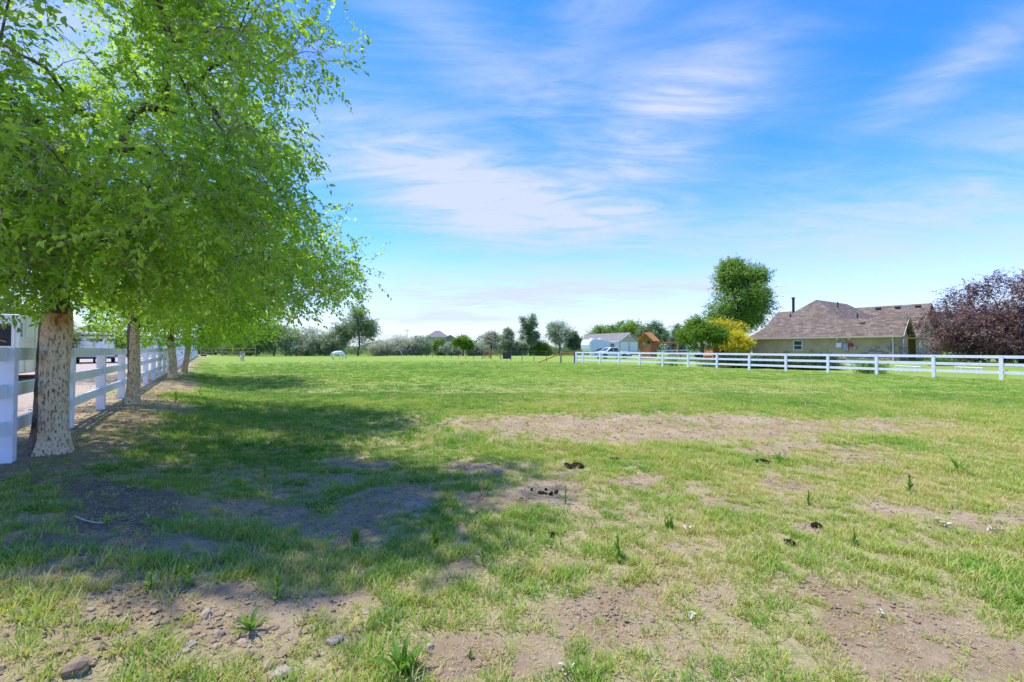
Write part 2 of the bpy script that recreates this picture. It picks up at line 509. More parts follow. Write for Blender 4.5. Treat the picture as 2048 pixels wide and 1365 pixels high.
def stripped_mat():
    """barkless elm trunk: pale tan sapwood with dark bark flecks, a strip of old bark down one side, an orange scar up top"""
    m = bpy.data.materials.new('stripped_elm_trunk'); m.use_nodes = True; t = m.node_tree
    p = t.nodes['Principled BSDF']; tc = nd(t, 'ShaderNodeTexCoord'); O = tc.outputs['Object']
    mp = nd(t, 'ShaderNodeMapping'); mp.inputs['Scale'].default_value = (1, 1, 0.30); mp.inputs['Rotation'].default_value = (0.42, 0.30, 0); lk(t, O, mp.inputs[0])
    n = noise(t, mp.outputs[0], 27, 5, 0.62, 0.6); n2 = noise(t, mp.outputs[0], 58, 4, 0.6, 0.3); n3 = noise(t, O, 3, 4, 0.6)
    wood = mixc(t, smooth(t, n3, 0.3, 0.7), (0.74, 0.51, 0.30), (0.88, 0.68, 0.44))
    wood = mixc(t, mth(t, 'MULTIPLY', smooth(t, n, 0.52, 0.66), 0.7), wood, (0.34, 0.20, 0.11))
    wood = mixc(t, mth(t, 'MULTIPLY', smooth(t, n2, 0.53, 0.62), 0.9), wood, (0.13, 0.08, 0.055))
    sc = nd(t, 'ShaderNodeAttribute', attribute_name='scar').outputs['Fac']
    wood = mixc(t, sc, wood, mixc(t, smooth(t, n, 0.4, 0.65), (0.62, 0.32, 0.10), (0.24, 0.10, 0.035)))
    bk = nd(t, 'ShaderNodeAttribute', attribute_name='bark').outputs['Fac']
    bf = smooth(t, mth(t, 'ADD', bk, mth(t, 'MULTIPLY', mth(t, 'SUBTRACT', n, 0.5), 0.8)), 0.42, 0.58)
    bark = mixc(t, smooth(t, n2, 0.4, 0.62), (0.10, 0.07, 0.052), (0.27, 0.19, 0.135))
    c = mixc(t, bf, wood, bark)
    lk(t, c, p.inputs['Base Color']); p.inputs['Roughness'].default_value = 0.85; p.inputs['Specular IOR Level'].default_value = 0.12
    b = nd(t, 'ShaderNodeBump'); b.inputs['Strength'].default_value = 0.9; b.inputs['Distance'].default_value = 0.02
    lk(t, mth(t, 'ADD', mth(t, 'MULTIPLY', bf, 0.9), mth(t, 'SUBTRACT', 0.0, mth(t, 'ADD', n, n2))), b.inputs['Height'])
    lk(t, b.outputs[0], p.inputs['Normal'])
    return m


STRIPPED = stripped_mat()
ELM = leaf_mat('elm_leaves', (0.16, 0.32, 0.026), (0.29, 0.49, 0.042), (0.46, 0.63, 0.09), 0.6)
OLIVE = leaf_mat('russian_olive_leaves', (0.18, 0.24, 0.14), (0.33, 0.39, 0.26), (0.56, 0.58, 0.46), 0.42, tm=(1.1, 1.2, .85))
OLIVE_D = leaf_mat('dark_olive_leaves', (0.075, 0.135, 0.048), (0.185, 0.26, 0.12), (0.38, 0.46, 0.27), 0.40, tm=(1.1, 1.25, .8))
BLOSSOM = leaf_mat('pale_blossom_leaves', (0.28, 0.31, 0.20), (0.48, 0.48, 0.37), (0.68, 0.67, 0.57), 0.4, tm=(1.1, 1.15, .85))
GREEN_L = leaf_mat('mid_green_leaves', (0.075, 0.175, 0.032), (0.155, 0.285, 0.055), (0.29, 0.42, 0.10), 0.42)
LIME_L = leaf_mat('bright_green_leaves', (0.07, 0.16, 0.014), (0.14, 0.27, 0.022), (0.25, 0.37, 0.04), 0.35)
GOLD_L = leaf_mat('golden_leaves', (0.34, 0.32, 0.02), (0.60, 0.55, 0.03), (0.74, 0.68, 0.09), 0.35)
PLUM_L = leaf_mat('plum_leaves', (0.085, 0.042, 0.038), (0.17, 0.10, 0.085), (0.35, 0.26, 0.225), 0.22, tm=(1.2, .9, .9))
SPRUCE_L = leaf_mat('spruce_needles', (0.09, 0.125, 0.115), (0.15, 0.19, 0.175), (0.26, 0.30, 0.27), 0.1)
WEED_L = leaf_mat('weed_leaves', (0.09, 0.21, 0.028), (0.14, 0.28, 0.04), (0.22, 0.36, 0.06), 0.4)
WEED_Y = leaf_mat('young_weed_leaves', (0.17, 0.32, 0.03), (0.25, 0.42, 0.05), (0.33, 0.50, 0.09), 0.45)
HEDGE_L = leaf_mat('dark_hedge_leaves', (0.03, 0.07, 0.02), (0.06, 0.12, 0.03), (0.12, 0.20, 0.05), 0.25)
GRASS = grass_mat('grass_blades')

# ------------------------------------------------------------------ ground: one sheet out to the horizon
DIRT = [  # photo px: cx, cy, rx, ry, weight
    (1300, 857, 470, 30, .72), (1000, 842, 130, 14, .5), (1750, 850, 230, 18, .5), (1620, 903, 170, 17, .75), (1700, 915, 90, 14, .5),
    (190, 868, 150, 42, .95), (90, 940, 120, 22, .8), (320, 786, 80, 16, .9), (345, 742, 40, 10, .8), (300, 835, 140, 20, .5),
    (235, 1070, 150, 55, .9), (170, 1150, 120, 32, .6), (350, 1125, 150, 26, .55), (640, 962, 105, 13, .85), (716, 930, 46, 12, .9),
    (775, 1012, 95, 40, 1.0), (545, 1045, 190, 22, .85), (690, 1060, 130, 24, .7), (985, 1002, 55, 20, .95), (1095, 990, 75, 26, .95),
    (1275, 966, 58, 13, .9), (930, 940, 80, 14, .6), (905, 1130, 60, 26, .6), (1115, 1140, 75, 38, .65), (430, 1245, 300, 55, .52),
    (330, 1320, 200, 40, .3), (940, 1300, 110, 50, .55), (810, 1215, 90, 40, .45), (1840, 1275, 200, 75, .55), (1660, 1200, 150, 40, .45), (1330, 1250, 220, 90, .42),
    (1560, 970, 60, 10, .5), (1990, 1050, 90, 30, .6), (1600, 1055, 60, 14, .6), (1750, 1010, 90, 12, .4), (800, 845, 60, 10, .3), (1120, 1330, 160, 50, .4)]
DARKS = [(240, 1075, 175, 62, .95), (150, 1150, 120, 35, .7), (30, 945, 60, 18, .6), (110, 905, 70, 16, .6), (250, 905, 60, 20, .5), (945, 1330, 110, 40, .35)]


def blobs(x, y, table, warp=0.35):
    out = np.zeros_like(x)
    wx = x + (fbm(x, y, 1.6, 31, 3) - 0.5) * warp * 2; wy = y + (fbm(x, y, 1.6, 77, 3) - 0.5) * warp * 2
    for cx, cy, rx, ry, w in table:
        c = G(cx, cy); e = G(cx + rx, cy); n_, f_ = G(cx, cy + ry), G(cx, cy - ry)
        ax, ay = abs(e.x - c.x), abs(f_.y - n_.y) / 2
        yc = (f_.y + n_.y) / 2; sl = c.x / max(c.y, .1)
        dx = (wx - (c.x + (wy - c.y) * sl)) / ax; dy = (wy - yc) / ay
        r = np.sqrt(dx * dx + dy * dy)
        out = np.maximum(out, w * (1 - sstep(r, 0.55, 1.25)))
    return out


def dirt_mask(x, y):
    d = blobs(x, y, DIRT)
    dist = np.hypot(x, y)
    nearw = 1 - sstep(dist, 5, 16)
    d = d + (fbm(x, y, 2.4, 41, 4) - 0.37) * 1.2 * nearw + (fbm(x, y, 0.8, 43, 3) - 0.55) * 0.5 * nearw
    ld = (x - LF[0]) * NX[0] + (y - LF[1]) * NX[1]
    d = d + 0.8 * (1 - sstep(ld + (fbm(x, y, 1.1, 3, 3) - .5) * 1.4, 0.4, 1.6)) * sstep(ld, -1.0, 0.2) * sstep(y, 3.2, 4.6)
    rd = (x - RF[0]) * NX[0] + (y - RF[1]) * NX[1]
    along = (x - RF[0]) * AX[0] + (y - RF[1]) * AX[1]
    d = d + 0.65 * np.exp(-((rd - 0.5) / 0.8) ** 2) * (along > -1) * sstep(fbm(x, y, .6, 91, 3), .4, .6)
    d = d + (fbm(x, y, 7.0, 47, 3) - 0.5) * 0.9 * (1 - sstep(dist, 9, 22)) * np.clip(d * 2.2, .25, 1)
    return np.clip(d, 0, 1)


def axis(lo, hi, near_lo, near_hi, step, grow):
    c = list(np.arange(near_lo, near_hi + 1e-6, step)); s = step
    while c[-1] < hi:
        s *= grow; c.append(c[-1] + s)
    s = step; pre = []; v = near_lo
    while v > lo:
        s *= grow; v -= s; pre.append(v)
    return np.array(pre[::-1] + c)


def build_ground():
    xs = axis(-1500, 1500, -9, 9, 0.075, 1.06); ys = axis(-300, 2500, 1.5, 13, 0.075, 1.05)
    X, Y = np.meshgrid(xs, ys); nx, ny = len(xs), len(ys)
    x, y = X.ravel(), Y.ravel(); z = height(x, y)
    d = dirt_mask(x, y)
    near = np.hypot(x, y) < 14
    z = z + np.where(near, (vnoise(x, y, 9, 63) - .5) * .02 * d, 0)
    me = bpy.data.meshes.new('ground')
    me.vertices.add(nx * ny); me.vertices.foreach_set('co', np.stack([x, y, z], 1).astype(np.float32).ravel())
    i = np.arange(nx * ny).reshape(ny, nx)
    q = np.stack([i[:-1, :-1], i[:-1, 1:], i[1:, 1:], i[1:, :-1]], -1).reshape(-1, 4)
    me.loops.add(q.size); me.polygons.add(len(q))
    me.loops.foreach_set('vertex_index', q.ravel().astype(np.int32)); me.polygons.foreach_set('loop_start', np.arange(0, q.size, 4, dtype=np.int32))
    me.polygons.foreach_set('use_smooth', np.ones(len(q), bool)); me.update(calc_edges=True)

    def attr(n, v):
        a = me.attributes.new(n, 'FLOAT', 'POINT'); a.data.foreach_set('value', np.asarray(v, np.float32))
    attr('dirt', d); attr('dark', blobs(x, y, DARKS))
    dist = np.hypot(x, y)
    attr('far', sstep(dist, 7, 24))
    ld = (x - LF[0]) * NX[0] + (y - LF[1]) * NX[1]
    attr('gravel', (1 - sstep(ld, -1.2, -0.4)) * (1 - sstep(-ld, 60, 90)))
    attr('yellow', 0.55 * sstep(fbm(x, y, .22, 55, 4), .5, .68) * sstep(dist, 4, 9) * (1 - sstep(dist, 24, 60)))
    me.materials.append(ground_mat())
    o = bpy.data.objects.new('ground', me); COL.objects.link(o)
    tag(o, 'flat pasture ground of patchy green turf and bare brown soil', None, None, 'structure')


build_ground()


# ------------------------------------------------------------------ scattered ground cover (grass, clods): instances on points
def scatter(name, label, pts, rot, scl, tint, meshes, cat):
    me = bpy.data.meshes.new(name); n = len(pts)
    me.vertices.add(n); me.vertices.foreach_set('co', pts.astype(np.float32).ravel())
    for an, v in (('rot', rot), ('scl', scl), ('tint', tint)):
        a = me.attributes.new(an, 'FLOAT', 'POINT'); a.data.foreach_set('value', v.astype(np.float32))
    o = bpy.data.objects.new(name, me); COL.objects.link(o); tag(o, label, cat, None, 'stuff')
    src = bpy.data.collections.new(name + '_sources')
    for k, mm in enumerate(meshes):
        s = bpy.data.objects.new(f'{name}_source', mm); src.objects.link(s)
    ng = bpy.data.node_groups.new(name, 'GeometryNodeTree')
    ng.interface.new_socket('Geometry', in_out='INPUT', socket_type='NodeSocketGeometry')
    ng.interface.new_socket('Geometry', in_out='OUTPUT', socket_type='NodeSocketGeometry')
    gi = ng.nodes.new('NodeGroupInput'); go = ng.nodes.new('NodeGroupOutput')
    iop = ng.nodes.new('GeometryNodeInstanceOnPoints'); ci = ng.nodes.new('GeometryNodeCollectionInfo')
    ci.inputs['Collection'].default_value = src; ci.inputs['Separate Children'].default_value = True; ci.inputs['Reset Children'].default_value = True
    iop.inputs['Pick Instance'].default_value = True

    def named(nm, typ='FLOAT'):
        a = ng.nodes.new('GeometryNodeInputNamedAttribute'); a.data_type = typ; a.inputs['Name'].default_value = nm; return a.outputs[0]
    rv = ng.nodes.new('FunctionNodeRandomValue'); rv.data_type = 'INT'; rv.inputs['Min'].default_value = 0; rv.inputs['Max'].default_value = len(meshes) - 1
    cx = ng.nodes.new('ShaderNodeCombineXYZ'); ng.links.new(named('rot'), cx.inputs[2])
    e2r = ng.nodes.new('FunctionNodeEulerToRotation'); ng.links.new(cx.outputs[0], e2r.inputs[0])
    ng.links.new(gi.outputs[0], iop.inputs['Points']); ng.links.new(ci.outputs[0], iop.inputs['Instance'])
    ri = [s for s in rv.outputs if s.type == 'INT'][0]
    ng.links.new(ri, iop.inputs['Instance Index'])
    ng.links.new(e2r.outputs[0], iop.inputs['Rotation']); ng.links.new(named('scl'), iop.inputs['Scale'])
    ng.links.new(iop.outputs[0], go.inputs[0])
    md = o.modifiers.new('scatter', 'NODES'); md.node_group = ng
    return o


def clump_mesh(k, nb, h, spread, wid, lean, seed):
    r = random.Random(seed); vs, fs, bl = [], [], []
    for i in range(nb):
        a = r.uniform(0, 2 * math.pi); rr = spread * math.sqrt(r.random())
        x, y = rr * math.cos(a), rr * math.sin(a)
        hh = h * r.uniform(.45, 1.15); ln = hh * r.uniform(.15, lean); da = a + r.uniform(-1.2, 1.2)
        w = wid * r.uniform(.7, 1.2); sx, sy = -math.sin(da) * w / 2, math.cos(da) * w / 2
        dx, dy = math.cos(da), math.sin(da); o = len(vs); b = r.random()
        for tt, ww in ((0, 1.0), (.5, .85), (.82, .5)):
            cx, cy, cz = x + dx * ln * tt ** 1.9, y + dy * ln * tt ** 1.9, hh * (tt - .18 * tt * tt * lean)
            vs += [(cx - sx * ww, cy - sy * ww, cz - .004), (cx + sx * ww, cy + sy * ww, cz - .004)]; bl += [b, b]
        vs.append((x + dx * ln, y + dy * ln, hh * (1 - .18 * lean))); bl.append(b)
        fs += [(o, o + 1, o + 3, o + 2), (o + 2, o + 3, o + 5, o + 4), (o + 4, o + 5, o + 6)]
    me = bpy.data.meshes.new(f'grass_clump'); me.from_pydata(vs, [], fs)
    a = me.attributes.new('blade', 'FLOAT', 'POINT'); a.data.foreach_set('value', np.array(bl, np.float32))
    me.materials.append(GRASS); me.polygons.foreach_set('use_smooth', [True] * len(fs))
    return me


def field_points(rng, z0, z1, dens):
    area = 1.2 * (z1 * z1 - z0 * z0); n = int(area * dens)
    y = np.sqrt(rng.random(n) * (z1 * z1 - z0 * z0) + z0 * z0); x = (rng.random(n) * 2 - 1) * 1.2 * y
    return x, y


def build_grass():
    rng = np.random.default_rng(7)
    near = [clump_mesh(k, 15, .066, .050, .0060, 1.1, 100 + k) for k in range(7)]
    midm = [clump_mesh(k, 22, .060, .13, .0085, 1.1, 200 + k) for k in range(5)]
    for name, z0, z1, dens, ms, sc, lab in (
            ('grass', 1.7, 7.0, 620, near, 1.0, 'patchy short green grass in the bare soil of the foreground'),
            ('grass', 6.6, 15.0, 210, near, 1.35, 'short green and yellowing pasture grass of the middle distance'),
            ('grass', 14.0, 60.0, 25, midm, 1.25, 'close cropped bright green pasture grass of the far field')):
        x, y = field_points(rng, z0, z1, dens)
        d = dirt_mask(x, y); ld = (x - LF[0]) * NX[0] + (y - LF[1]) * NX[1]
        rd = (x - RF[0]) * NX[0] + (y - RF[1]) * NX[1]
        keep = rng.random(len(x)) < (1 - sstep(np.hypot(x, y), 26, 62)) * np.clip(1.0 - 1.12 * d - 1.7 * (fbm(x, y, 7.5, 71, 2) - .44) * (1 - sstep(np.hypot(x, y), 6, 14)), 0.07, 1)
        keep &= (ld > 0.25) & (rd < 1.0)
        x, y, d, ld = x[keep], y[keep], d[keep], ld[keep]
        z = height(x, y)
        lush = fbm(x, y, 1.1, 23, 3)
        s = sc * (0.55 + 0.75 * lush) * (0.75 + .5 * rng.random(len(x))) * (1 - .45 * d)
        # shade painted as greener tint by the trees, yellower and drier in the open
        t = 0.39 + (fbm(x, y, .5, 29, 4) - .5) * .75 + (fbm(x, y, 3.0, 37, 2) - .5) * .45 + (rng.random(len(x)) - .5) * .30 + .16 * d
        t = t + 0.13 * sstep(x, -1.5, 2.5) - 0.10 * (1 - sstep(x, -4, -.5)) - .14 * sstep(y, 8, 15)
        dry = rng.random(len(x)) < .11 + .15 * d
        t = np.where(dry, .8 + .3 * rng.random(len(x)), t)
        scatter(name, lab, np.stack([x, y, z], 1), rng.random(len(x)) * 6.283, s, np.clip(t, 0, 1), ms, 'grass')


build_grass()


def rock_mesh(seed, m, flat=.6, n=1):
    bm = bmesh.new(); bmesh.ops.create_icosphere(bm, subdivisions=n, radius=1.0); r = random.Random(seed)
    ph = [r.uniform(0, 6) for _ in range(6)]
    for v in bm.verts:
        c = v.co
        k = 1 + .22 * math.sin(c.x * 3 + ph[0]) + .2 * math.sin(c.y * 3.3 + ph[1]) + .15 * math.sin(c.z * 4 + ph[2]) + r.uniform(-.14, .14)
        v.co = Vector((c.x * k, c.y * k * .85, c.z * k * flat))
    me = bpy.data.meshes.new('clod'); bm.to_mesh(me); bm.free(); me.materials.append(m)
    return me


CLOD = pmat('soil_clod', (0.29, 0.215, 0.14), 0.95, 0.35, 30, 0.4, 80, 0.05)
CLOD_P = pmat('dry_pale_clod', (0.38, 0.295, 0.205), 0.95, 0.25, 30, 0.4, 80, 0.05)
DUNG = pmat('dark_dung', (0.045, 0.032, 0.024), 0.95, 0.4, 40, 0.8, 60, 0.05)


def build_clods():
    rng = np.random.default_rng(11)
    ms = [rock_mesh(k, (CLOD, CLOD_P, CLOD, CLOD, CLOD)[k % 5], .55) for k in range(10)]
    X, Y, S = [], [], []
    for z0, z1, dens, lo, hi in ((1.7, 6, 1500, .003, .017), (6, 14, 150, .008, .030)):
        x, y = field_points(rng, z0, z1, dens); d = dirt_mask(x, y)
        k = rng.random(len(x)) < np.clip(d * 1.3 - .18, 0.02, 1) * (.3 + .9 * fbm(x, y, 1.4, 83, 2)); x, y = x[k], y[k]
        X.append(x); Y.append(y); S.append(lo + (hi - lo) * rng.random(len(x)) ** 3.2)
    # the cloddy clearing bottom left
    c = [on_ground(rng.normal(420, 170), rng.normal(1265, 48)) for _ in range(420)]
    X.append(np.array([p.x for p in c])); Y.append(np.array([p.y for p in c])); S.append(.006 + .026 * rng.random(len(c)) ** 2.4)
    x, y, s = np.concatenate(X), np.concatenate(Y), np.concatenate(S)
    scatter('soil_clods', 'loose brown soil clods and crumbs lying on bare patches', np.stack([x, y, height(x, y) + s * .15], 1), rng.random(len(x)) * 6.28, s, rng.random(len(x)), ms, 'soil')


build_clods()


def build_litter():
    rng = np.random.default_rng(19); ms = []
    for k in range(5):
        r = random.Random(50 + k); vs, fs, bl = [], [], []
        for i in range(7):
            a, L, w = r.uniform(0, 6.28), r.uniform(.014, .042), r.uniform(.0010, .0022); x, y = r.uniform(-.06, .06), r.uniform(-.06, .06)
            dx, dy = math.cos(a) * L, math.sin(a) * L; sx, sy = -math.sin(a) * w, math.cos(a) * w; z = r.uniform(.002, .010); o = len(vs)
            vs += [(x - sx, y - sy, z), (x + sx, y + sy, z), (x + dx * .6 + sx, y + dy * .6 + sy, z + .006), (x + dx * .6 - sx, y + dy * .6 - sy, z + .006), (x + dx, y + dy, z + r.uniform(-.002, .01))]
            fs += [(o, o + 1, o + 2, o + 3), (o + 3, o + 2, o + 4)]; bl += [r.random()] * 5
        me = bpy.data.meshes.new('straw'); me.from_pydata(vs, [], fs); a_ = me.attributes.new('blade', 'FLOAT', 'POINT'); a_.data.foreach_set('value', np.array(bl, np.float32)); me.materials.append(GRASS); ms.append(me)
    x, y = field_points(rng, 1.7, 9.0, 420); k = rng.random(len(x)) < np.clip(.35 + .8 * (fbm(x, y, 1.2, 19, 3) - .3), 0, 1); x, y = x[k], y[k]
    ld = (x - LF[0]) * NX[0] + (y - LF[1]) * NX[1]; k = ld > .1; x, y = x[k], y[k]
    scatter('straw_litter', 'dry straw and dead grass bits strewn over the foreground soil', np.stack([x, y, height(x, y) + .002], 1), rng.random(len(x)) * 6.28, .45 + .5 * rng.random(len(x)), .70 + .26 * rng.random(len(x)), ms, 'straw')


build_litter()


# ------------------------------------------------------------------ white rail fences
POST_H = 1.27


def rail_fence(name, label, posts, rails=True, zoff=0.0, heights=(1.12, .74, .36), group=None):
    """posts: world (x, y) along the fence; three rails routed from post to post"""
    o = Vector((posts[0][0], posts[0][1], hz(*posts[0])))
    root = thing(name, label, 'fence', o, 0, group)
    pm = MB().box((0, 0, POST_H / 2 - .06), (.127, .127, POST_H + .06 - .1)).mesh('post', VINYL)
    cm = MB()
    cm.add([(sx * .072, sy * .072, z) for z in (0, .022) for sx, sy in ((-1, -1), (1, -1), (1, 1), (-1, 1))] + [(0, 0, .058)],
           [(0, 1, 5, 4), (1, 2, 6, 5), (2, 3, 7, 6), (3, 0, 4, 7), (4, 5, 8), (5, 6, 8), (6, 7, 8), (7, 4, 8), (3, 2, 1, 0)])
    cm = cm.mesh('post_cap', VINYL)
    r = random.Random(len(posts))
    pl = []
    for (x, y) in posts:
        z = hz(x, y); pl.append(Vector((x, y, z)))
    for i, P in enumerate(pl):
        nb = pl[min(i + 1, len(pl) - 1)] - pl[max(i - 1, 0)]
        a = math.atan2(nb.y, nb.x)
        tl = (r.uniform(-.012, .012), r.uniform(-.012, .012), a)
        p = inst('post', pm, root, P - o, tl)
        c = inst('post_cap', cm, p, (0, 0, POST_H - .14))
    for i in range(len(pl) - 1):
        for h in heights:
            A, B = pl[i] - o, pl[i + 1] - o; d = (B - A).normalized()
            A = A + Vector((0, 0, h)) + d * .058; B = B + Vector((0, 0, h)) - d * .058
            b = MB().bar(A, B, .040, .140); b.build('rail', VINYL, root)
    return root


lp = [tuple(LF - AX * 2.44 * i) for i in range(-1, 36)]
rail_fence('rail_fence', 'tall white vinyl three rail fence running back along the tree row at left', lp)
C_ = -0.0440058
rp = [tuple(RF + AX * 2.44 * i) for i in range(0, 15)]
rp = [tuple(RF - AX * 2.44 * .41)] + rp
rail_fence('rail_fence', 'long white vinyl three rail fence in front of the brown roofed house', rp)
# cross fences on the far side of the neighbouring plots
q0 = at(1904, 716, 50); rail_fence('rail_fence', 'white rail fence behind the house, seen under the plum tree', [(q0.x + 2.44 * k * .9, q0.y - .9 * k) for k in range(0, 7)])
q0 = at(1103, 708, 118); rail_fence('rail_fence', 'distant white rail fence beyond the wooden corner brace', [(q0.x + 2.6 * k, q0.y - .15 * k) for k in range(0, 5)], heights=(1.1, .7, .3))
q0 = at(1322, 714, 62); rail_fence('rail_fence', 'white rail fence across the yard behind the swing set', [(q0.x + 2.44 * k, q0.y + .5 * k) for k in range(0, 6)])


# ------------------------------------------------------------------ wire stock fence continuing the right boundary
def wire_fence():
    p0 = RF - AX * 2.44 * .41 - AX * .12
    o = Vector((p0[0], p0[1], 0))
    root = thing('wire_fence', 'wire stock fence on thin dark posts along the far right field edge', 'fence', o)
    m = MB().tube([(0, 0, -.2), (0, 0, 1.32)], [.042, .038], 6).mesh('post', TPOST)
    r = random.Random(3); pts = []
    for i in range(0, 25):
        c = RF - AX * (2.44 * .41 + .12 + 2.42 * i); P = Vector((c[0], c[1], 0)) - o
        pts.append(P); inst('post', m, root, P, (r.uniform(-.04, .04), r.uniform(-.04, .04), 0), (1, 1, r.uniform(.92, 1.08)))
    for h in (.25, .6, .92, 1.2):
        MB().tube([p + Vector((0, 0, h)) for p in pts], .006, 4).build('wire', WIRE, root)
    return root


wire_fence()


def brace(name, label, px0, py0, px1, py1, rail_px, Y):
    """wooden H-brace: two posts, a rail and a diagonal"""
    a = at(px0, py0, Y); b = at(px1, py1, Y); a.z = 0; b.z = 0
    root = thing(name, label, 'brace', a)
    d = b - a
    MB().tube([(0, 0, -.1), (0, 0, 1.35)], .075, 8).build('post', WEATHERED, root)
    MB().tube([d + Vector((0, 0, -.1)), d + Vector((0, 0, 1.35))], .075, 8).build('post', WEATHERED, root)
    MB().tube([Vector((0, 0, 1.05)), d + Vector((0, 0, 1.05))], .05, 8).build('rail', REDWOOD, root)
    e = d.normalized() * rail_px
    MB().tube([Vector((0, 0, 1.0)) * 1 + (d if rail_px > 0 else Vector()), (d if rail_px > 0 else Vector()) + e + Vector((0, 0, .05))], .055, 8).build('diagonal', REDWOOD, root)


brace('corner_brace', 'weathered wooden fence brace where the white fence ends', 1149, 726, 1122, 724, 2.4, 47)
brace('corner_brace', 'wooden gate brace beside the black stock tank', 968, 717, 980, 717, 1.9, 71)
# orange timber stile in the fence line
st = thing('timber_stile', 'small orange timber gate frame in the far wire fence', 'gate', at(974, 716, 73).xy.to_3d())
for x in (-.55, -.15, .25, .6):
    MB().b2(x - .05, x + .05, -.05, .05, 0, 1.75 - abs(x) * .5).build('upright', CEDAR, st)
MB().b2(-.7, .7, -.1, -.05, 1.12, 1.22).build('crosspiece', CEDAR, st); MB().b2(-.6, .6, -.1, -.05, .45, .53).build('crosspiece', CEDAR, st)
# stock tank: open black tub
tk = thing('stock_tank', 'black rectangular stock water tank by the wire fence', 'water tank', at(1014, 716.5, 66).xy.to_3d())
tb = MB(); tb.b2(-.62, .62, -.4, .4, .02, .08)
for a_ in ((-.62, .62, -.4, -.34), (-.62, .62, .34, .4), (-.62, -.56, -.34, .34), (.56, .62, -.34, .34)):
    tb.b2(a_[0], a_[1], a_[2], a_[3], .08, .9)
tb.build('tub', BLACKM, tk); MB().b2(-.66, .66, -.44, -.40, .84, .92).build('rim', RUBBER, tk); MB().b2(-.66, .66, .40, .44, .84, .92).build('rim', RUBBER, tk)
# leaning white stake
g = at(806, 711, 90); MB().tube([(0, 0, -.1), (-.55, .1, 1.1)], .06, 6).build('leaning_stake', TRIM).location = (g.x, g.y, 0)
tag(bpy.data.objects['leaning_stake'], 'short pale stake leaning left at the start of wire posts', 'stake')

# grey timber rails at the far left end of the field
gx = at(402, 712, 84); root = thing('timber_fence', 'old grey timber post fence closing the far left field corner', 'fence', (gx.x, gx.y, 0))
tpts = [at(px, 712, 84 + i * .6) for i, px in enumerate((402, 424, 445, 478, 511))]
for i, p in enumerate(tpts):
    q = Vector((p.x - gx.x, p.y - gx.y, 0)); MB().tube([q, q + Vector((0, 0, 1.75))], .11, 7).build('post', WEATHERED, root)
    if i:
        q0_ = Vector((tpts[i - 1].x - gx.x, tpts[i - 1].y - gx.y, 0))
        for h in (1.55, .85): MB().tube([q0_ + Vector((0, -.1, h)), q + Vector((0, -.1, h - .05 * (i % 2)))], .06, 6).build('rail', WEATHERED, root)


# ------------------------------------------------------------------ trees
def rnd_dir(rng, n):
    v = rng.normal(size=(n, 3)); return v / np.linalg.norm(v, axis=1, keepdims=True)


def noise3(p, s, seed):
    return (vnoise(p[:, 0] + p[:, 2] * .7, p[:, 1] - p[:, 2] * .4, s, seed) + vnoise(p[:, 1] + 9, p[:, 2] + p[:, 0] * .5, s, seed + 5)) / 2


def leaves(name, pos, axis_, nrm, L, Wd, tint, mat, parent, fine=False):
    """one mesh of N folded leaf blades"""
    n = len(pos); axis_ = axis_ / np.linalg.norm(axis_, axis=1, keepdims=True)
    sd = np.cross(axis_, nrm); sd /= np.maximum(np.linalg.norm(sd, axis=1, keepdims=True), 1e-6); up = np.cross(sd, axis_)
    L = L[:, None]; Wd = Wd[:, None]
    if fine:
        prof = ((0, 0), (.30, .5), (.68, .40), (1, 0), (.68, -.40), (.30, -.5)); nv = 6; faces = np.array([[0, 1, 2, 3], [0, 3, 4, 5]])
    else:
        prof = ((0, 0), (.42, .5), (1, 0), (.42, -.5)); nv = 4; faces = np.array([[0, 1, 2], [0, 2, 3]])
    V = np.stack([pos + axis_ * L * a + sd * Wd * b + up * (Wd * abs(b) * .45 - L * .18 * a * a) for a, b in prof], 1).reshape(-1, 3)
    fs = (faces[None] + (np.arange(n) * nv)[:, None, None]).reshape(-1, faces.shape[1])
    me = bpy.data.meshes.new(name); me.vertices.add(len(V)); me.vertices.foreach_set('co', V.astype(np.float32).ravel())
    me.loops.add(fs.size); me.polygons.add(len(fs)); me.loops.foreach_set('vertex_index', fs.ravel().astype(np.int32))
    me.polygons.foreach_set('loop_start', np.arange(0, fs.size, fs.shape[1], dtype=np.int32)); me.update(calc_edges=True)
    a = me.attributes.new('tint', 'FLOAT', 'POINT'); a.data.foreach_set('value', np.repeat(np.clip(tint, 0, 1), nv).astype(np.float32))
    me.materials.append(mat)
    o = bpy.data.objects.new(name, me); COL.objects.link(o); o.parent = parent; o['kind'] = 'stuff'
    return o


def sample_env(rng, env, n, shell=.30, hole=0.0, seed=0):
    """n points inside a union of ellipsoids (cx,cy,cz,rx,ry,rz,weight), denser to the outside, with gaps"""
    w = np.array([e[6] for e in env], float); w /= w.sum(); out = []
    while sum(len(o) for o in out) < n:
        k = rng.choice(len(env), n, p=w); E = np.array(env)[k]
        p = E[:, :3] + rnd_dir(rng, n) * (rng.random(n) ** shell)[:, None] * E[:, 3:6]
        if hole > 0:
            p = p[noise3(p, 1.6 / np.mean(E[:, 3]) * 1.6, seed) > hole]
        out.append(p)
    return np.concatenate(out)[:n]


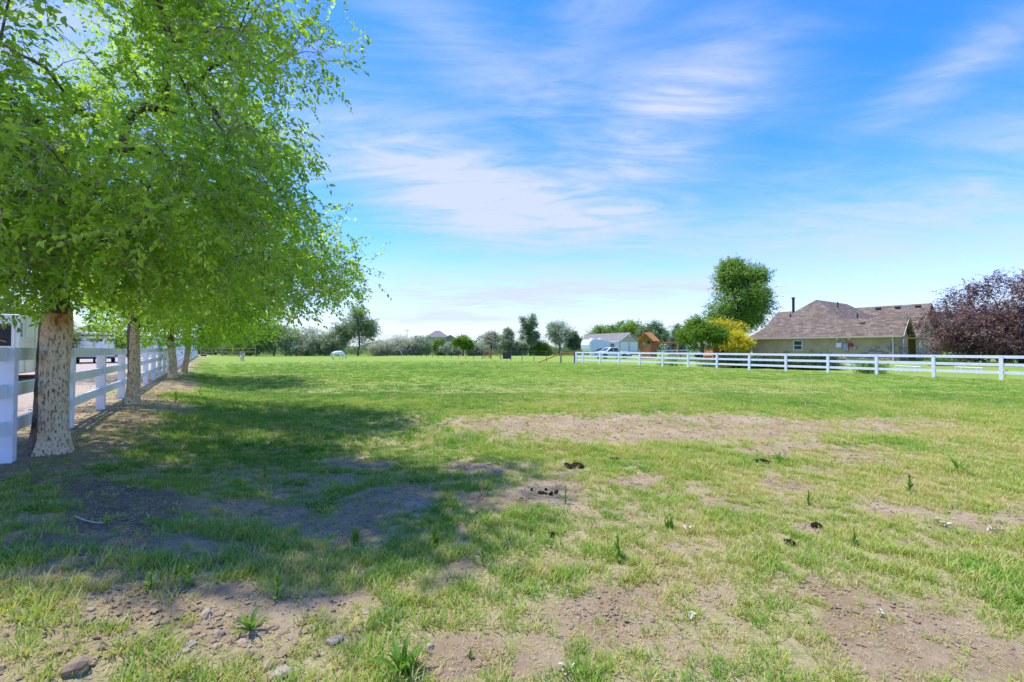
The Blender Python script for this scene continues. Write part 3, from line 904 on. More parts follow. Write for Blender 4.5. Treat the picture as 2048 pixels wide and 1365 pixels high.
def skeleton(rng, trunk, targets, arch=.12, jit=.06):
    """grow branches from the trunk line to each target; returns polylines and the number of tips each carries"""
    nodes = [np.array(p, float) for p in trunk]; par = [-1] + list(range(len(trunk) - 1)); br = []
    fork = nodes[-1]; od = np.argsort(np.linalg.norm(targets - fork, axis=1))
    first = max(0, len(trunk) - 3)
    for ti in od:
        T = targets[ti]; N = np.array(nodes[first:]); dT = np.linalg.norm(N - T, axis=1); dF = np.linalg.norm(N - fork, axis=1)
        cost = dT + .28 * dF + np.where(dF > np.linalg.norm(T - fork), 1.0, 0)
        k = int(np.argmin(cost)) + first; a = nodes[k]; L = np.linalg.norm(T - a)
        m = max(2, min(7, int(L / .35) + 1)); path = [k]
        off = rng.normal(size=3) * jit * L
        for s in range(1, m + 1):
            f = s / m; p = a + (T - a) * f + off * math.sin(math.pi * f) + np.array([0, 0, arch * L * math.sin(math.pi * f)])
            if s < m: p = p + rng.normal(size=3) * jit * .35 * L
            nodes.append(p); par.append(path[-1]); path.append(len(nodes) - 1)
        br.append(path)
    cnt = np.zeros(len(nodes)); cnt[[b[-1] for b in br]] = 1
    for i in range(len(nodes) - 1, 0, -1): cnt[par[i]] += cnt[i]
    return np.array(nodes), br, cnt


def tree(name, label, cat, base, trunk, env, nt_, nspray, nleaf, leaf, mat, bark=BARK, r0=.2, twig_r=.006, hole=.0, seed=1, group=None,
         spread=.3, droop=.25, fine=False, twigs=False, shell=.30, trunk_obj=None, tint_bias=0., sides=6, minz=None, second=None, expo=.5):
    rng = np.random.default_rng(seed)
    root = thing(name, label, cat, base, 0, group)
    T = sample_env(rng, env, nt_, shell, hole, seed)
    if minz is not None: T = T[T[:, 2] > minz]
    nodes, br, cnt = skeleton(rng, trunk, T)
    tot = cnt.max(); rad = np.maximum(r0 * (cnt / tot) ** expo, twig_r)
    mb = MB()
    for pth in br:
        pts = [nodes[i] for i in pth]; rr = [min(rad[i], rad[pth[1]]) for i in pth]; rr[-1] *= .5
        big = rr[0] > .03
        mb.tube(pts, rr, sides if big else 4, cap=False)
    if trunk_obj is None:
        tm = MB(); rt = [r0 * (1.25 if i == 0 else 1.0 - .12 * i / len(trunk)) for i in range(len(trunk))]
        tm.tube([Vector(p) for p in trunk], rt, 10); tm.build('trunk', bark, root, True)
    else:
        trunk_obj(root)
    up = [Vector(p) for p in trunk[max(0, len(trunk) - 4):]]
    mb.tube(up, [r0 * f for f in (.96, .84, .60, .34)][:len(up)], 8)
    mb.build('branches', bark, root, True)['kind'] = 'stuff'
    # leafy sprays about the outer part of every branch
    n = len(br) * nspray; bi = np.repeat(np.arange(len(br)), nspray)
    tips = np.array([nodes[b[-1]] for b in br]); prev = np.array([nodes[b[max(0, len(b) // 2 - 1)]] for b in br])
    f = 1 - rng.random(n)[:, None] ** 1.6 * .9
    d = tips[bi] - prev[bi]; d /= np.maximum(np.linalg.norm(d, axis=1, keepdims=True), 1e-6)
    anc = prev[bi] + (tips[bi] - prev[bi]) * f
    pos = anc + np.clip(rng.normal(size=(n, 3)), -1.7, 1.7) * spread * np.array([1, 1, .75])
    dr = d * .8 + rnd_dir(rng, n) * .9 + np.array([0, 0, -droop]); dr /= np.linalg.norm(dr, axis=1, keepdims=True)
    if minz is not None:
        k = pos[:, 2] > minz; pos, dr, bi, anc = pos[k], dr[k], bi[k], anc[k]; n = len(pos)
    sl = leaf * nleaf * .52
    if twigs:
        k = pos[:, 1] > -2.2; pos, dr, bi, anc = pos[k], dr[k], bi[k], anc[k]; n = len(pos)
    if twigs:
        tw = MB()
        for i in range(0, n):
            a = pos[i]; b = a + dr[i] * sl; j1, j2 = rng.normal(size=3) * .10 * sl, rng.normal(size=3) * .10 * sl
            tw.tube([anc[i], anc[i] * .45 + a * .55 + j1 * .6, a, a + (b - a) * .5 + j2 * .4, b], [.0020, .0018, .0015, .0012, .0008], 3, cap=False)
        tw.build('twigs', TWIG, root)
    k = np.tile(np.arange(nleaf), n); si = np.repeat(np.arange(n), nleaf)
    tt = (k + .5) / nleaf + rng.normal(size=len(k)) * .04; sidev = np.cross(dr, rng.normal(size=(n, 3)) * .6 + np.array([0, 0, 1])); sidev /= np.maximum(np.linalg.norm(sidev, axis=1, keepdims=True), 1e-6)
    sg = np.where(k % 2 == 0, 1., -1.)[:, None]
    lp_ = pos[si] + dr[si] * (tt * sl)[:, None] + np.array([0, 0, .05]) * (sl * np.sin(np.pi * np.clip(tt, 0, 1)))[:, None]
    la = dr[si] * .6 + sidev[si] * sg * .8 + rng.normal(size=(len(k), 3)) * .3 + np.array([0, 0, -droop * .6])
    ln = np.array([0, 0, 1.]) + rng.normal(size=(len(k), 3)) * .55
    Ls = leaf * (.65 + .6 * rng.random(len(k)))
    spt = rng.normal(size=n) * .16; brt = rng.normal(size=len(br)) * .13
    tint = .45 + tint_bias + spt[si] + brt[bi][si] + rng.normal(size=len(k)) * .10
    leaves('crown', lp_, la, ln, Ls, Ls * (.52 if fine else .62), tint, mat, root, fine)
    return root


def elm_trunk(h, r, lean, barkdir, scar, seed, flare=1.5, fork=None):
    """tapered stripped trunk with flare; attributes carry the strip of old bark and the limb scar"""
    def make(root):
        rs = random.Random(seed); n, m = 26, 30; vs, fs, bk, sc = [], [], [], []
        ph = [rs.uniform(0, 6) for _ in range(6)]
        for j in range(m + 1):
            t = j / m; z = -.12 + (h + .12) * t
            rr = r * (1 + (flare - 1) * math.exp(-max(0, z) / .16) - .06 * math.sin(t * 3.1)) * (1 - .25 * max(0, (t - .86) / .14) ** 1.6)
            cx, cy = lean[0] * t + .02 * math.sin(t * 5 + ph[0]), lean[1] * t + .02 * math.sin(t * 4 + ph[1])
            for i in range(n):
                a = 2 * math.pi * i / n
                k = 1 + .05 * math.sin(3 * a + ph[2] + t * 2) + .035 * math.sin(5 * a + ph[3] - t * 3) + .10 * max(0, math.exp(-max(0, z) / .12)) * math.sin(4 * a + ph[4]) + rs.uniform(-.012, .012)
                dd = math.cos(a - barkdir + .25 * math.sin(t * 4 + ph[5])); b = max(0, min(1, .5 + (dd - .74) * 3.0)); b = max(b, (t - (.88 + .10 * math.cos(a - (scar if scar is not None else -.6)) + .025 * math.sin(3 * a + ph[1]))) * 9)
                if scar is not None:
                    s = math.exp(-((t - .93) / .07) ** 2) * max(0, math.cos(a - scar)) ** 1.5
                else:
                    s = 0
                k += .05 * b - .16 * s
                vs.append((cx + rr * k * math.cos(a), cy + rr * k * math.sin(a), z)); bk.append(b * (1 - s)); sc.append(min(1, s * 1.2))
        for j in range(m):
            for i in range(n):
                i2 = (i + 1) % n; fs.append((j * n + i, j * n + i2, (j + 1) * n + i2, (j + 1) * n + i))
        fs.append(tuple(m * n + i for i in range(n)))
        me = bpy.data.meshes.new('trunk'); me.from_pydata(vs, [], fs)
        for nm, v in (('bark', bk), ('scar', sc)):
            a_ = me.attributes.new(nm, 'FLOAT', 'POINT'); a_.data.foreach_set('value', np.array(v, np.float32))
        me.materials.append(STRIPPED); me.polygons.foreach_set('use_smooth', [True] * len(fs))
        o = bpy.data.objects.new('trunk', me); COL.objects.link(o); o.parent = root
    return make


def elm(label, x, y, h, r, env, nt_, nspray, nleaf, leaf, seed, lean=(0, 0), fine=True, twigs=True, scar=None, spread=.3, minz=1.6, hole=.3, barkdir=2.6):
    z = hz(x, y) - .02
    tr = [(lean[0] * f, lean[1] * f, h * f) for f in (0, .35, .7, .95)] + [(lean[0] - .05, lean[1] + .05, h + .45), (lean[0] + .02, lean[1] + .1, h + 1.0), (lean[0] - .1, lean[1], h + 1.7)]
    return tree('elm_tree', label, 'tree', (x, y, z), tr, env, nt_, nspray, nleaf, leaf, ELM, BARK, r * .8, .005, hole, seed, 'row of elms along the white fence',
                spread, .30, fine, twigs, .34, elm_trunk(h, r, lean, barkdir, scar, seed), 0.02, 8, minz, expo=.52)


elm('nearest elm, broad pale trunk stripped of bark with an orange scar', -5.30, 5.12, 1.68, .145,
    [(.1, .1, 4.4, 3.15, 2.3, 2.8, 1.0), (1.4, .1, 2.9, 2.0, 1.7, 1.1, .55), (.25, .3, 6.2, 3.25, 2.4, 2.4, .65), (-1.0, -.3, 3.0, 2.2, 1.3, 1.2, .4), (-.6, 1.2, 2.9, 2.4, 1.6, 1.0, .35), (.1, -.35, 2.45, 1.7, 1.0, .6, .22), (-1.0, .1, 5.6, 2.6, 2.1, 2.2, .55)],
    560, 16, 12, .066, 21, lean=(.03, .03), scar=-.55, minz=1.66, hole=.40, barkdir=3.9)
elm('second elm, slimmer speckled bare trunk flaring at the base', -8.20, 9.60, 1.75, .112,
    [(0, 0, 4.6, 4.0, 3.6, 3.0, 1.0), (2.0, -.6, 2.9, 3.2, 2.4, 1.2, .7), (.3, 0, 6.5, 3.2, 3.0, 2.4, .3)],
    370, 14, 10, .078, 22, lean=(.05, .02), fine=False, minz=1.6, hole=.40, barkdir=3.85)
elm('third elm, stripped trunk that forks low beside another elm', -14.15, 18.60, 1.55, .14,
    [(0, 0, 4.6, 4.6, 4.0, 3.4, 1.0), (1.0, 0, 2.8, 4.0, 3.0, 1.4, .5)], 230, 13, 9, .11, 23, lean=(-.12, 0), fine=False, twigs=False, spread=.4, minz=1.35)
elm('farthest elm of the row, forked trunk close behind the third', -16.05, 21.80, 1.5, .13,
    [(0, 0, 4.8, 4.6, 4.0, 3.4, 1.0), (1.2, 0, 2.8, 4.2, 3.0, 1.4, .5)], 220, 13, 9, .12, 24, lean=(.15, .05), fine=False, twigs=False, spread=.4, minz=1.3)


# background trees: photo px of trunk x, top y, half width px, distance, ground z
def bg_tree(name, label, px, top, hw, Y, mat, seed, low=.25, nt_=70, ns=14, nl=7, leaf=.22, group=None, shape='round', r0=.18, spread=None, tb=0., hole=.34, bark=BARK, gz=None, cat='tree', shell=.34):
    b = at(px, 700, Y); gz = hz(b.x, Y) if gz is None else gz
    H = at(px, top, Y).z - gz; R = hw * (1.12 if shape != 'bush' else 1.25) * Y / F; zl = low * H
    if shape == 'round':
        rl = random.Random(seed); zc, hh = (H + zl) / 2, (H - zl) / 2
        env = [(0, 0, zc, R * .72, R * .7, hh * .80, 1.2)]
        for k in range(8):
            a = k * .785 + rl.uniform(-.3, .3); e = rl.uniform(-.75, .95); q = math.sqrt(max(0, 1 - min(1, e * e))); f = rl.uniform(.26, .40)
            env.append((R * (1 - f) * q * math.cos(a) * 1.02, R * (1 - f) * q * math.sin(a) * .8, zc + hh * (1 - f) * e, R * f, R * f, hh * f, .42))
        env.append((R * rl.uniform(-.2, .2), 0, zc + hh * .70, R * .3, R * .3, hh * .3, .4))
    elif shape == 'tall':
        env = [(0, 0, H * .80, R * .7, R * .7, H * .2, .7), (-R * .25, 0, H * .55, R * .8, R * .7, H * .22, .6), (R * .3, 0, H * .42, R * .6, R * .6, H * .16, .35)]
    elif shape == 'cone':
        env = [(0, 0, H * f, R * (1.08 - f) * 1.0, R * (1.08 - f), H * .09, 1.1 - f) for f in (.18, .32, .46, .6, .74, .88, .95)]
    else:
        env = [(0, 0, H * .5, R, R * .9, H * .52, 1.), (-R * .4, 0, H * .35, R * .7, R * .6, H * .34, .6), (R * .4, 0, H * .38, R * .65, R * .6, H * .34, .6)]
    fk = max(.3, zl * .9)
    tr = [(0, 0, -.1), (0, 0, fk * .5), (.03 * H, 0, fk), (.02 * H, .01 * H, fk + (H - fk) * .25), (.0, 0, fk + (H - fk) * .5)]
    return tree(name, label, cat, (b.x, Y, gz), tr, env, nt_, ns, nl, leaf, mat, bark, r0, .012, hole, seed, group, spread or R * .13, .15, False, False, shell, None, tb, 6, .12)


GR = 'trees and scrub beyond the far field edge'
SCRUB = [
    ('olive_tree', 'dark grey green olive shrub behind the brown and white horse', 500, 650, 34, 93, OLIVE_D, 'bush', .05),
    ('olive_tree', 'dark spreading olive tree with split trunk left of the white horse', 548, 652, 44, 91, OLIVE_D, 'round', .18),
    ('olive_tree', 'rounded silver olive shrub just left of the white horse', 612, 660, 34, 92, OLIVE, 'bush', .05),
    ('olive_tree', 'low silver olive shrub directly behind the white horse', 664, 660, 24, 92, OLIVE, 'bush', .05),
    ('olive_tree', 'tallest silvery olive tree at the field end right of the horse', 716, 616, 40, 92, OLIVE_D, 'round', .22),
    ('scrub_bush', 'pale cream scrub bush right of the tallest olive', 774, 680, 24, 98, BLOSSOM, 'bush', .03),
    ('scrub_bush', 'pale cream scrub bush below the power pole', 812, 670, 26, 100, BLOSSOM, 'bush', .03),
    ('scrub_bush', 'grey scrub bush with a bare stem left of the far house', 842, 674, 18, 100, OLIVE, 'bush', .05),
    ('scrub_bush', 'narrow dark green bush in front of the far house', 880, 676, 11, 98, GREEN_L, 'bush', .05),
    ('scrub_bush', 'low grey bush under the grey gable of the far house', 902, 690, 16, 97, OLIVE, 'bush', .03),
    ('orchard_tree', 'small bright green tree with an arching bare branch', 926, 673, 17, 92, LIME_L, 'round', .3),
    ('scrub_bush', 'low green and tan bush behind the orange gate frame', 956, 688, 18, 95, OLIVE, 'bush', .03),
    ('olive_tree', 'broad pale olive tree behind the orange gate frame', 982, 664, 20, 98, BLOSSOM, 'round', .12),
    ('olive_tree', 'grey green olive tree above the black stock tank', 1014, 658, 14, 96, OLIVE, 'round', .15),
    ('scrub_bush', 'pale grey bush left of the tall dark stemmed olive', 1036, 680, 15, 97, OLIVE, 'bush', .03),
    ('olive_tree', 'tall thin olive tree with leaning dark trunk', 1060, 627, 20, 95, OLIVE_D, 'tall', .25),
    ('scrub_bush', 'low green bush at the foot of the tall thin olive', 1082, 685, 15, 95, LIME_L, 'bush', .03),
    ('olive_tree', 'large pale olive tree right of the tall thin one', 1118, 642, 27, 98, OLIVE, 'round', .15),
    ('olive_tree', 'small dusky olive tree next to the camper trailer', 1148, 664, 16, 100, OLIVE_D, 'round', .2),
]
for i, (nm, lb, px, top, hw, Y, mt, sh, lo) in enumerate(SCRUB):
    big = hw > 30
    bg_tree(nm, lb, px, top, hw, Y, mt, 300 + i, lo, 130 if big else 85, 26, 6, .22 if not big else .24, GR, sh, .16 if sh != 'tall' else .22, hole=.30, tb=.06)

BT = 'trees behind the neighbouring garage'
bg_tree('shade_tree', 'dark green tree behind the left end of the garage roof', 1200, 654, 30, 165, GREEN_L, 401, .1, 91, 24, 6, .45, BT)
bg_tree('shade_tree', 'mid green tree behind the middle of the garage roof', 1238, 645, 28, 168, GREEN_L, 402, .1, 91, 24, 6, .45, BT, tb=.1)
bg_tree('shade_tree', 'yellow green tree right behind the garage gable', 1268, 644, 28, 155, LIME_L, 403, .1, 91, 24, 6, .42, BT, tb=.2)
bg_tree('shade_tree', 'big grey green tree behind the wooden playhouse', 1308, 643, 28, 140, OLIVE_D, 404, .1, 117, 24, 6, .38, BT)
bg_tree('spruce_tree', 'blue grey spruce left of the round green garden tree', 1354, 653, 17, 84, SPRUCE_L, 405, .08, 104, 24, 6, .24, None, 'cone', .14)
bg_tree('shade_tree', 'tallest broad green tree beside the brown roofed house', 1478, 518, 55, 78, GREEN_L, 406, .12, 300, 26, 8, .28, None, 'round', .38, tb=.14, hole=.40)
bg_tree('garden_tree', 'golden leaved tree between the green tree and the house', 1448, 641, 38, 56, GOLD_L, 407, .25, 130, 24, 7, .16, None, 'round', .13)
bg_tree('garden_tree', 'low golden shrub tree touching the house corner', 1476, 667, 25, 53, GOLD_L, 408, .28, 104, 24, 7, .15, None, 'round', .1, tb=.1)
bg_tree('garden_tree', 'round bright green tree behind the white fence', 1403, 639, 45, 50, LIME_L, 409, .22, 195, 24, 8, .15, None, 'round', .16, hole=.36)
bg_tree('plum_tree', 'large dark purple leaved plum tree right of the house', 2046, 555, 138, 35, PLUM_L, 410, .06, 520, 32, 9, .13, None, 'bush', .28, spread=.42, hole=.28, shell=.40)
bg_tree('shade_tree', 'green garden tree behind the white trailers at left', 50, 598, 60, 34, GREEN_L, 411, .15, 117, 24, 7, .2, None, 'bush', .2)
bg_tree('shade_tree', 'pale green tree behind the parked trailers between elm trunks', 215, 650, 55, 62, LIME_L, 412, .1, 91, 24, 6, .24, None, 'bush', .2, tb=.2)
bg_tree('shade_tree', 'grey green tree beyond the far left fence corner', 430, 655, 40, 100, OLIVE_D, 413, .1, 91, 24, 6, .28, None, 'bush', .2)


# ------------------------------------------------------------------ brown-roofed house (local x along AX, y along NX)
def solid(parent, name, m, verts, faces):
    return MB().add(verts, faces).build(name, m, parent)


def window(parent, c, w, h, axis_='x', out=-1, panes=2, frame=TRIM, glass=GLASS, t=.07):
    """window lying in a wall; axis_ = wall direction, out = side it faces along the other axis"""
    x, y, z = c; wd = MB()

    def put(mb, a0, a1, z0, z1, d0, d1):
        lo, hi = sorted((out * d0, out * d1))
        if axis_ == 'x': mb.b2(x + a0, x + a1, y + lo, y + hi, z + z0, z + z1)
        else: mb.b2(x + lo, x + hi, y + a0, y + a1, z + z0, z + z1)
    for a0, a1, z0, z1 in ((-w / 2, -w / 2 + t, -h / 2, h / 2), (w / 2 - t, w / 2, -h / 2, h / 2), (-w / 2 + t, w / 2 - t, h / 2 - t, h / 2), (-w / 2 + t, w / 2 - t, -h / 2, -h / 2 + t)):
        put(wd, a0, a1, z0, z1, -.02, .06)
    if panes == 2: put(wd, -w / 2 + t, w / 2 - t, -t / 2, t / 2, -.02, .055)
    f = wd.build('window', frame, parent)
    hs = [(-h / 2 + t, -t / 2), (t / 2, h / 2 - t)] if panes == 2 else [(-h / 2 + t, h / 2 - t)]
    for z0, z1 in hs:
        g_ = MB(); put(g_, -w / 2 + t, w / 2 - t, z0, z1, .003, .02); g_.build('pane', glass, f)
    return f


def house():
    H = thing('house', 'tan stucco house with brown shingle hip roofs and stone base', 'house', (HC[0], HC[1], .28), LOT_ROT)
    E = 2.55
    # walls
    MB().b2(-14.5, -.15, .45, 3.35, -.4, E - .02).build('wall', STUCCO, H)
    MB().b2(-14.5, -3.0, 3.35, 16, -.4, E - .02).build('wall', STUCCO, H)
    MB().b2(-2.99, -1.9, 12.95, 16, -.4, E - .02).build('wall', STUCCO, H)
    MB().b2(-16.1, -14.5, 5.8, 15, -.4, E - .02).build('wall', STUCCO, H)
    MB().b2(-8, -1.9, 16.001, 23, -.4, E - .02).build('wall', STUCCO, H)
    MB().prism([(-.15, .45, E - .02), (-.15, 3.35, E - .02), (-.15, 1.9, E + 1.4)], (0, 0, 0), (-.3, 0, 0)).build('gable_wall', STUCCO, H)
    MB().prism([(-1.9, 13.1, E - .02), (-1.9, 22.1, E - .02), (-1.9, 17.6, E + 3.4)], (0, 0, 0), (-.3, 0, 0)).build('gable_wall', STUCCO, H)
    # recessed front porch in shade
    MB().b2(-3.0, -.14, 3.36, 12.9, E - .25, E - .03).build('porch_beam', STUCCO, H)

    # roofs: closed solids from eave to ridge
    def hip(name, x0, x1, y0, y1, ridge0, ridge1, zr, ze=E, th=.16):
        a = [(x0, y0, ze), (x1, y0, ze), (x1, y1, ze), (x0, y1, ze), (*ridge0, zr), (*ridge1, zr)]
        lo = [(x, y, z - th) for x, y, z in a[:4]]
        return a, lo
    # main hip: ridge along y from the apex
    V = [(-15.0, 0, E), (-2.6, 0, E), (-2.6, 16.4, E), (-15.0, 16.4, E), (-9.0, 4.7, 7.15), (-9.0, 14.0, 7.15)] + [(-15.0, 0, E - .16), (-2.6, 0, E - .16), (-2.6, 16.4, E - .16), (-15.0, 16.4, E - .16)]
    Fc = [(0, 1, 4), (1, 2, 5, 4), (2, 3, 5), (3, 0, 4, 5), (6, 9, 8, 7), (0, 6, 7, 1), (1, 7, 8, 2), (2, 8, 9, 3), (3, 9, 6, 0)]
    rf = solid(H, 'roof', SHINGLE, V, Fc)
    # rear-left wing
    V = [(-16.7, 5.3, E), (-8.0, 5.3, E), (-8.0, 14.7, E), (-16.7, 14.7, E), (-15.9, 10, 6.35), (-8.6, 10, 6.35)] + [(-16.7, 5.3, E - .16), (-8, 5.3, E - .16), (-8, 14.7, E - .16), (-16.7, 14.7, E - .16)]
    solid(H, 'roof', SHINGLE, V, [(0, 1, 5, 4), (1, 2, 5), (2, 3, 4, 5), (3, 0, 4), (6, 9, 8, 7), (0, 6, 7, 1), (1, 7, 8, 2), (2, 8, 9, 3), (3, 9, 6, 0)])

    def gable(x0, x1, y0, y1, zr, e=E):
        ym = (y0 + y1) / 2; t = .16
        poly = [(x0, y0, e), (x0, ym, zr), (x0, y1, e), (x0, y1, e - t), (x0, ym, zr - t * 1.3), (x0, y0, e - t)]
        return MB().prism(poly, (0, 0, 0), (x1 - x0, 0, 0)).build('roof', SHINGLE, H)
    gable(-10.5, .32, -.003, 3.75, E + 1.95)
    gable(-9.5, -1.4, 12.4, 22.8, 6.85)
    # low roof over the porch
    V = [(-3.6, 3.7, E + 1.3), (-3.6, 12.5, E + 1.3), (-1.6, 12.5, E - .01), (-1.6, 3.7, E - .01)]
    solid(H, 'porch_roof', SHINGLE, V + [(x, y, z - .14) for x, y, z in V], [(0, 1, 2, 3), (7, 6, 5, 4), (0, 4, 5, 1), (1, 5, 6, 2), (2, 6, 7, 3), (3, 7, 4, 0)])
    # gutters, fascia, downspouts
    MB().b2(-15.03, .33, -.13, -.005, E - .17, E - .02).build('gutter', FASCIA, H)
    MB().b2(-15.0, .30, -.004, .45, E - .185, E - .162).build('soffit', FASCIA, H)
    MB().b2(-1.38, -1.30, 12.3, 22.9, E - .16, E - .02).build('gutter', FASCIA, H)
    for s in (0, 1):
        y0, y1 = ((-.0, 1.875) if s == 0 else (3.75, 1.875))
        MB().bar((.345, y0, E - .09), (.345, y1, E + 1.86), .03, .11, (1, 0, 0)).build('rake_board', FASCIA, H)
    for x, y in ((-.55, .38), (-.9, 3.5), (-1.75, 12.75)):
        MB().tube([(x, y - .35, E - .12), (x, y - .02, E - .42), (x, y - .02, -.2)], .055, 8).build('downspout', TRIM, H)
    for x in (-3.1, -10.0): pass
    # windows
    window(H, (-9.25, .445, 1.62), .95, 1.12)
    window(H, (-.145, 1.9, 1.45), .75, 1.55, 'y', 1)
    window(H, (-1.895, 14.6, 1.45), .8, 1.5, 'y', 1); window(H, (-1.895, 18.2, 1.45), .8, 1.5, 'y', 1)
    MB().b2(-2.998, -2.95, 7.4, 8.5, 0, 2.1).build('door', BARK, H)
    # stone veneer: ragged course climbing to the near corner, plus the gable end
    r = random.Random(4)
    meshes = []
    for k in range(6):
        m = MB(); dx, dz = .5, .5
        m.add([(-dx + r.uniform(0, .08), 0, -dz), (dx, 0, -dz + r.uniform(0, .1)), (dx - r.uniform(0, .08), 0, dz), (-dx, 0, dz - r.uniform(0, .12)),
               (-dx * .9, -1, -dz * .85), (dx * .9, -1, -dz * .85), (dx * .88, -1, dz * .85), (-dx * .9, -1, dz * .82)],
              [(0, 1, 5, 4), (1, 2, 6, 5), (2, 3, 7, 6), (3, 0, 4, 7), (4, 5, 6, 7)])
        meshes.append(m.mesh('stone', (STONE_A, STONE_B, STONE_A)[k % 3]))

    def stone_wall(x0, x1, top, wall, n_max=400, y=.45):
        z = -.1; k = 0
        while z < 2.35:
            hgt = r.uniform(.13, .24); x = x0 - r.uniform(0, .3)
            while x < x1:
                w = r.uniform(.28, .62); c = x + w / 2; lim = top(c) + r.uniform(-.10, .12)
                if z + hgt < lim and c + w / 2 < x1 + .05 and k < n_max:
                    if wall == 'x': inst('stone', r.choice(meshes), H, (c, y, z + hgt / 2), (0, 0, 0), (w * .95, r.uniform(.04, .08), hgt * .93))
                    else: inst('stone', r.choice(meshes), H, (y, c, z + hgt / 2), (0, 0, math.pi / 2), (w * .95, r.uniform(.04, .08), hgt * .93))
                    k += 1
                x += w
            z += hgt
    stone_wall(-14.4, -.2, lambda x: .72 + .25 * math.sin(x * 1.7) + 1.7 * max(0, (x + 3.6) / 3.4) ** 1.1, 'x', 185)
    stone_wall(.5, 3.3, lambda x: 2.4, 'y', 60, -.15)
    stone_wall(13.0, 15.9, lambda x: 2.4, 'y', 55, -1.9)
    # electric boxes and conduits on the wall
    for x, z, w, h, m, nm in ((-5.15, 1.62, .52, .50, TRIM, 'utility_box'), (-4.55, 1.40, .50, .80, STEEL, 'electric_meter'), (-4.08, 1.62, .36, .36, RED, 'utility_box'), (-3.7, 1.3, .28, .30, STEEL, 'utility_box')):
        bx = MB().b2(x - w / 2, x + w / 2, .26, .448, z - h / 2, z + h / 2).build(nm, m, H, bevel=.02)
        MB().b2(x - w * .38, x + w * .38, .235, .259, z - h * .34, z + h * .34).build('cover', m, bx)
    MB().tube([(-4.55, .40, 1.8), (-4.55, .40, E - .2)], .04, 8).build('conduit', STEEL, H)
    MB().tube([(-5.3, .40, 1.87), (-5.3, .40, E - .2)], .03, 8).build('conduit', STEEL, H)
    MB().tube([(-4.2, .41, 1.8), (-4.2, .41, E - .2)], .03, 8).build('conduit', STEEL, H)
    for x in (-5.3, -4.2): MB().b2(x - .12, x + .12, .28, .44, E - .34, E - .21).build('flood_light', TRIM, H)
    # roof furniture
    MB().tube([(-13.2, 8.5, 4.9), (-13.2, 8.5, 7.9), (-13.2, 8.5, 7.92), (-13.2, 8.5, 8.08)], [.16, .16, .22, .22], 12).build('flue', BLACKM, H)
    for x, y, z in ((-3.35, 2.0, E + 1.85), ):
        MB().box((x, y - .6, E + 1.36), (.45, .35, .16), Matrix.Rotation(-.75, 3, 'X')).build('roof_vent', BARK, H)
    for x in (-6.6, -4.6, -2.6):
        MB().box((x, 17.1, 6.55), (.55, .4, .2), Matrix.Rotation(-.6, 3, 'X')).build('roof_vent', BARK, H)
    for x, y, z, h in ((-7.8, 7.6, 6.2, .75), (-4.2, 2.6, E + 1.0, 1.5), (-11.0, 2.6, E + 2.3, .6)):
        MB().tube([(x, y, z), (x, y, z + h)], .07, 8).build('vent_pipe', BLACKM, H)
    return H


house()

# ------------------------------------------------------------------ things between the fence and the house
for i, (px, lb) in enumerate(((1474, 'dark hedge shrub behind the fence at the house corner'), (1530, 'dark hedge shrub behind the fence left of the small window'),
                              (1585, 'dark hedge shrub behind the fence below the small window'), (1632, 'last dark hedge shrub before the utility boxes'))):
    bg_tree('hedge_shrub', lb, px, 707, 31, 35.5 - i * 1.2, HEDGE_L, 500 + i, .02, 90, 24, 6, .09, 'hedge shrubs behind the white fence', 'bush', .03, tb=-.05, cat='shrub', spread=.16)
for i, (px, lb) in enumerate(((1345, 'low green bush behind the white fence below the swing beam'), (1415, 'low bush behind the white fence under the green tree'), (1735, 'clipped low bush at the fence opposite the stone corner'), (1885, 'dark rounded bush by the front of the house'))):
    bg_tree('low_bush', lb, px, (716, 717, 722, 716)[i], (22, 18, 26, 20)[i], (40, 37, 27.5, 34)[i], GREEN_L, 520 + i, .02, 45, 13, 6, .08, 'low bushes behind the white fence', 'bush', .02, cat='shrub', spread=.14, tb=(.1, .1, -.05, -.2)[i])


def pipe_rail(label, px0, px1, py, Y):
    a = at(px0, py, Y); b = at(px1, py + 1.5, Y - 1.8); z0 = hz(a.x, a.y); root = thing('pipe_rail', label, 'rail', (a.x, a.y, z0), 0, 'low white pipe rails on the lawn')
    d = Vector((b.x - a.x, b.y - a.y, 0)); h = .36
    MB().tube([Vector((0, 0, h)), d + Vector((0, 0, h))], .035, 7).build('rail', TRIM, root)
    for f in (.03, .22, .78, .97):
        MB().tube([d * f + Vector((0, 0, 0)), d * f + Vector((0, 0, h))], .03, 7).build('leg', TRIM, root)


pipe_rail('low white pipe rail on the lawn nearest the utility boxes', 1692, 1735, 728, 31.5)
pipe_rail('low white pipe rail on the lawn below the stone corner', 1790, 1842, 730, 29.5)
pipe_rail('low white pipe rail on the lawn in front of the porch', 1910, 1966, 732, 27.5)
ring = thing('garden_planter', 'round white planter ring standing by the wall below the boxes', 'planter', (at(1684, 722, 40).x, 40, hz(at(1684, 722, 40).x, 40)))
MB().tube([(.20 * math.cos(a * .2618), 0, .52 + .20 * math.sin(a * .2618)) for a in range(-3, 16)], .05, 8).build('ring', TRIM, ring, True)
MB().tube([(0, 0, 0), (0, 0, .4)], [.22, .3], 12).build('pot', CEDAR, ring)
fl = thing('yellow_flower', 'single bright yellow flower by the fence near the plum tree', 'flower', (at(2011, 740, 23.5).x, 23.5, hz(at(2011, 740, 23.5).x, 23.5)))
MB().tube([(0, 0, 0), (.02, 0, .36)], .012, 5).build('stem', WEED_L, fl)
